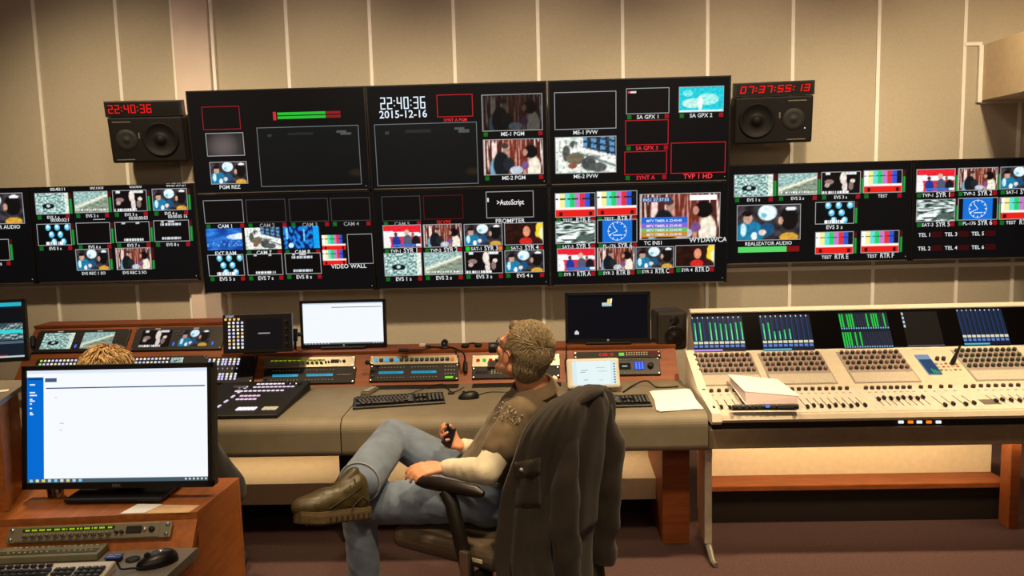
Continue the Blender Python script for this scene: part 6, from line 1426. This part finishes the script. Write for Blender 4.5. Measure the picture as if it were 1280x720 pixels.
def sleeve(pts, rs, nm='sleeve'):
    mb = MB(); P = [Vector(p) for p in pts]; Q = []
    for i in range(len(P)-1):
        for k in range(6):
            u = k/6; Q.append((P[i].lerp(P[i+1], u), rs[i]+(rs[i+1]-rs[i])*u))
    Q.append((P[-1], rs[-1])); b = 0; mb.loft(Q, 22)
    for i, v in enumerate(mb.v):
        q = Vector(v); mb.v[i] = tuple(q+Vector((noise.noise(q*14), noise.noise(q*14+Vector((5, 0, 0))), 0))*.016)
    return putl(jt, mb, nm, JK)
sleeve([(.10, -.38, 1.0), (.14, -.42, .96), (.175, -.44, .84), (.185, -.43, .66), (.19, -.41, .50), (.19, -.40, .36)], [.035, .05, .058, .057, .053, .048])
sleeve([(-.09, -.38, 1.0), (-.12, -.415, .93), (-.14, -.425, .80), (-.135, -.41, .62), (-.11, -.405, .44), (-.09, -.40, .26)], [.025, .042, .050, .053, .052, .048])
from mathutils.bvhtree import BVHTree
jb_v = [Mj @ Vector(v) for v in jm.v]; JT = BVHTree.FromPolygons(jb_v, jm.f)
def conform(c4, off, n_=9):
    A, B, C_, D_ = [Vector(q) for q in c4]; top = []; bot = []; last = (2.7, Vector((0, -1, 0)))
    for j in range(n_):
        for i_ in range(n_):
            u, v = i_/(n_-1), j/(n_-1); q = (A*(1-u)+B*u)*(1-v)+(D_*(1-u)+C_*u)*v; d_ = ray(q.x, q.y).normalized(); h = JT.ray_cast(EYE, d_)
            if h[0] is None: p = W(q.x, q.y, last[0]); nn = last[1]
            else:
                p = h[0]; nn = h[1] if h[1].dot(d_) < 0 else -h[1]; last = (p.y, nn)
            e = min(1, 4*min(u, 1-u, v, 1-v)+.25); top.append(p-d_*off*e); bot.append(p+d_*.004)
    vs = top+bot; N_ = n_*n_; fs = []
    for j in range(n_-1):
        for i_ in range(n_-1): a = j*n_+i_; fs += [(a, a+n_, a+n_+1, a+1), (N_+a, N_+a+1, N_+a+n_+1, N_+a+n_)]
    for i_ in range(n_-1): fs += [(i_, i_+1, N_+i_+1, N_+i_)]; a = (n_-1)*n_+i_; fs += [(a+1, a, N_+a, N_+a+1)]; a = i_*n_; fs += [(a+n_, a, N_+a, N_+a+n_)]; a += n_-1; fs += [(a, a+n_, N_+a+n_, N_+a)]
    return vs, fs, top
v1, f1, t1 = conform(((645, 590), (675, 585), (676, 634), (644, 634)), .009); put(jt, MB().add(v1, f1, smooth=True), 'pocket', JK)
v1, f1, t1 = conform(((643, 578), (676, 572), (675, 593), (645, 600)), .018); put(jt, MB().add(v1, f1, smooth=True), 'pocket_flap', JK)
sp_ = t1[4*9+2]-ray(652, 588).normalized()*.004; put(jt, MB().lathe([(.008, 0), (.008, .003), (.005, .005), (.0001, .005)], 16, M=Matrix.Translation(sp_) @ (-ray(652, 588)).to_track_quat('Z', 'Y').to_matrix().to_4x4()), 'snap_button', MSTEEL)
cl_ = MB(); cl_.loft([((-.10, -.44, 1.045), .014), ((-.05, -.46, 1.065), .020), ((.05, -.46, 1.065), .020), ((.10, -.44, 1.045), .014)], 14); putl(jt, cl_, 'collar', JK)
# ---------------------------------------------------------------- second person behind the large monitor
w0 = W(136, 470, 3.25); PB2 = MB(); h2 = W(137, 474, 3.15)
f2 = Vector((.05, .97, -.22)).normalized(); HP2 = head(PB2, h2, f2, Vector((0, .2, 1)), .95)
nb = h2+Vector((.02, -.05, -.17)); prim_caps(PB2, h2+Vector((0, -.02, -.05)), .052, nb, .06, 16)
ch2 = Vector((h2.x+.06, h2.y-.06, .98)); hp2 = Vector((h2.x+.15, h2.y-.10, .60)); prim_caps(PB2, ch2, .10, hp2, .11)
pts2 = []
for s in (-1, 1):
    sh = ch2+Vector((s*.18, 0, .06)); el = Vector((h2.x-.22, h2.y+.07, .80)) if s < 0 else Vector((h2.x+.485, h2.y-.04, .60)); wr = Vector((h2.x-.1, h2.y+.30, .785)) if s < 0 else Vector((h2.x+.33, h2.y+.20, .635)); prim_caps(PB2, sh, .045, el, .035); prim_caps(PB2, el, .034, wr, .024)
    hand(PB2, wr, Vector((-s*.2, 1, -.05)), Vector((0, 0, -1)), s, (.3, .4, .3), .85)
    kn = Vector((hp2.x+s*.13, h2.y+.33, .50)); an = Vector((hp2.x+s*.13, h2.y+.36, .10)); hp_ = hp2+Vector((s*.09, .02, -.04)); prim_caps(PB2, hp_, .07, kn, .048); prim_caps(PB2, kn, .048, an, .034); prim_caps(PB2, an+Vector((0, -.03, -.045)), .038, an+Vector((0, .15, -.055)), .034, flat=.9, fdir=(0, 0, 1)); pts2.append((sh, el, wr, kn, an, hp_))
p2 = solid('person', PB2, .007, SKIN, 4); tag(p2, 'blond-haired person mostly hidden behind the large foreground monitor, facing the console', 'person'); shift_origin(p2, Vector((h2.x+.15, h2.y-.1, 0)))
cb2 = MB(); prim_caps(cb2, ch2, .135, hp2+Vector((0, 0, .03)), .14, 20)
for sh, el, wr, kn, an, hp_ in pts2: prim_caps(cb2, ch2+Vector((0, 0, .08)), .07, sh, .065); prim_caps(cb2, sh, .065, el, .062); prim_caps(cb2, el, .05, wr, .036)
solid('pullover', cb2, .01, cloth_mat('black_knit', c255(20, 19, 21)), 4, fold(16, .006), p2)
cb3 = MB(); prim_caps(cb3, hp2+Vector((-.06, 0, -.02)), .12, hp2+Vector((.06, 0, -.02)), .12)
for sh, el, wr, kn, an, hp_ in pts2: prim_caps(cb3, hp_, .092, kn, .068); prim_caps(cb3, kn, .068, an, .056)
solid('trousers', cb3, .01, cloth_mat('dark_trousers', c255(34, 33, 40)), 4, fold(16, .006), p2)
for sh, el, wr, kn, an, hp_ in pts2:
    sb2 = MB(); prim_caps(sb2, an+Vector((0, -.04, -.04)), .050, an+Vector((0, .16, -.052)), .044, 16, flat=.85, fdir=(0, 0, 1)); prim_caps(sb2, an+Vector((0, 0, -.03)), .046, an+Vector((0, 0, .03)), .044); solid('shoe', sb2, .007, MATS['rubber'], 3, None, p2)
hb2 = MB(); prim_ell(hb2, HP2(-.026, 0, .034), f2*.100, (Vector((0, 0, 1)).cross(f2)).normalized()*.088, Vector((0, .2, 1)).normalized()*.098); prim_ell(hb2, HP2(-.05, 0, -.03), f2*.06, Vector((1, 0, 0))*.075, Vector((0, 0, 1))*.08); 
BL = mat('hair_blond', c255(196, 156, 98), .55, var=.35, scale=60)
h_o = solid('hair', hb2, .007, BL, 3, fold(40, .006), p2)
tf = MB(); hair_tufts(tf, (HP2(-.026, 0, .034), f2*.104, Vector((1, 0, 0))*.092, Vector((0, .2, 1)).normalized()*.102), 1400, .045, .0035, rnd, lambda v: v.z > -.3, lambda v: Vector((v.y*1.2, -.3, -.4)))
bpy.context.view_layer.update(); o = tf.build('hair_strands', mat('hair_blond_light', c255(214, 178, 120), .5, var=.4, scale=90), h_o); o.matrix_parent_inverse = h_o.matrix_world.inverted()
office_chair('office chair under the blond person, hidden behind the large foreground monitor', Vector((h2.x+.16, h2.y-.10, 0)), 0.0, 'office chairs', seat_z=.44, arm_z=.55, back_top=.98)
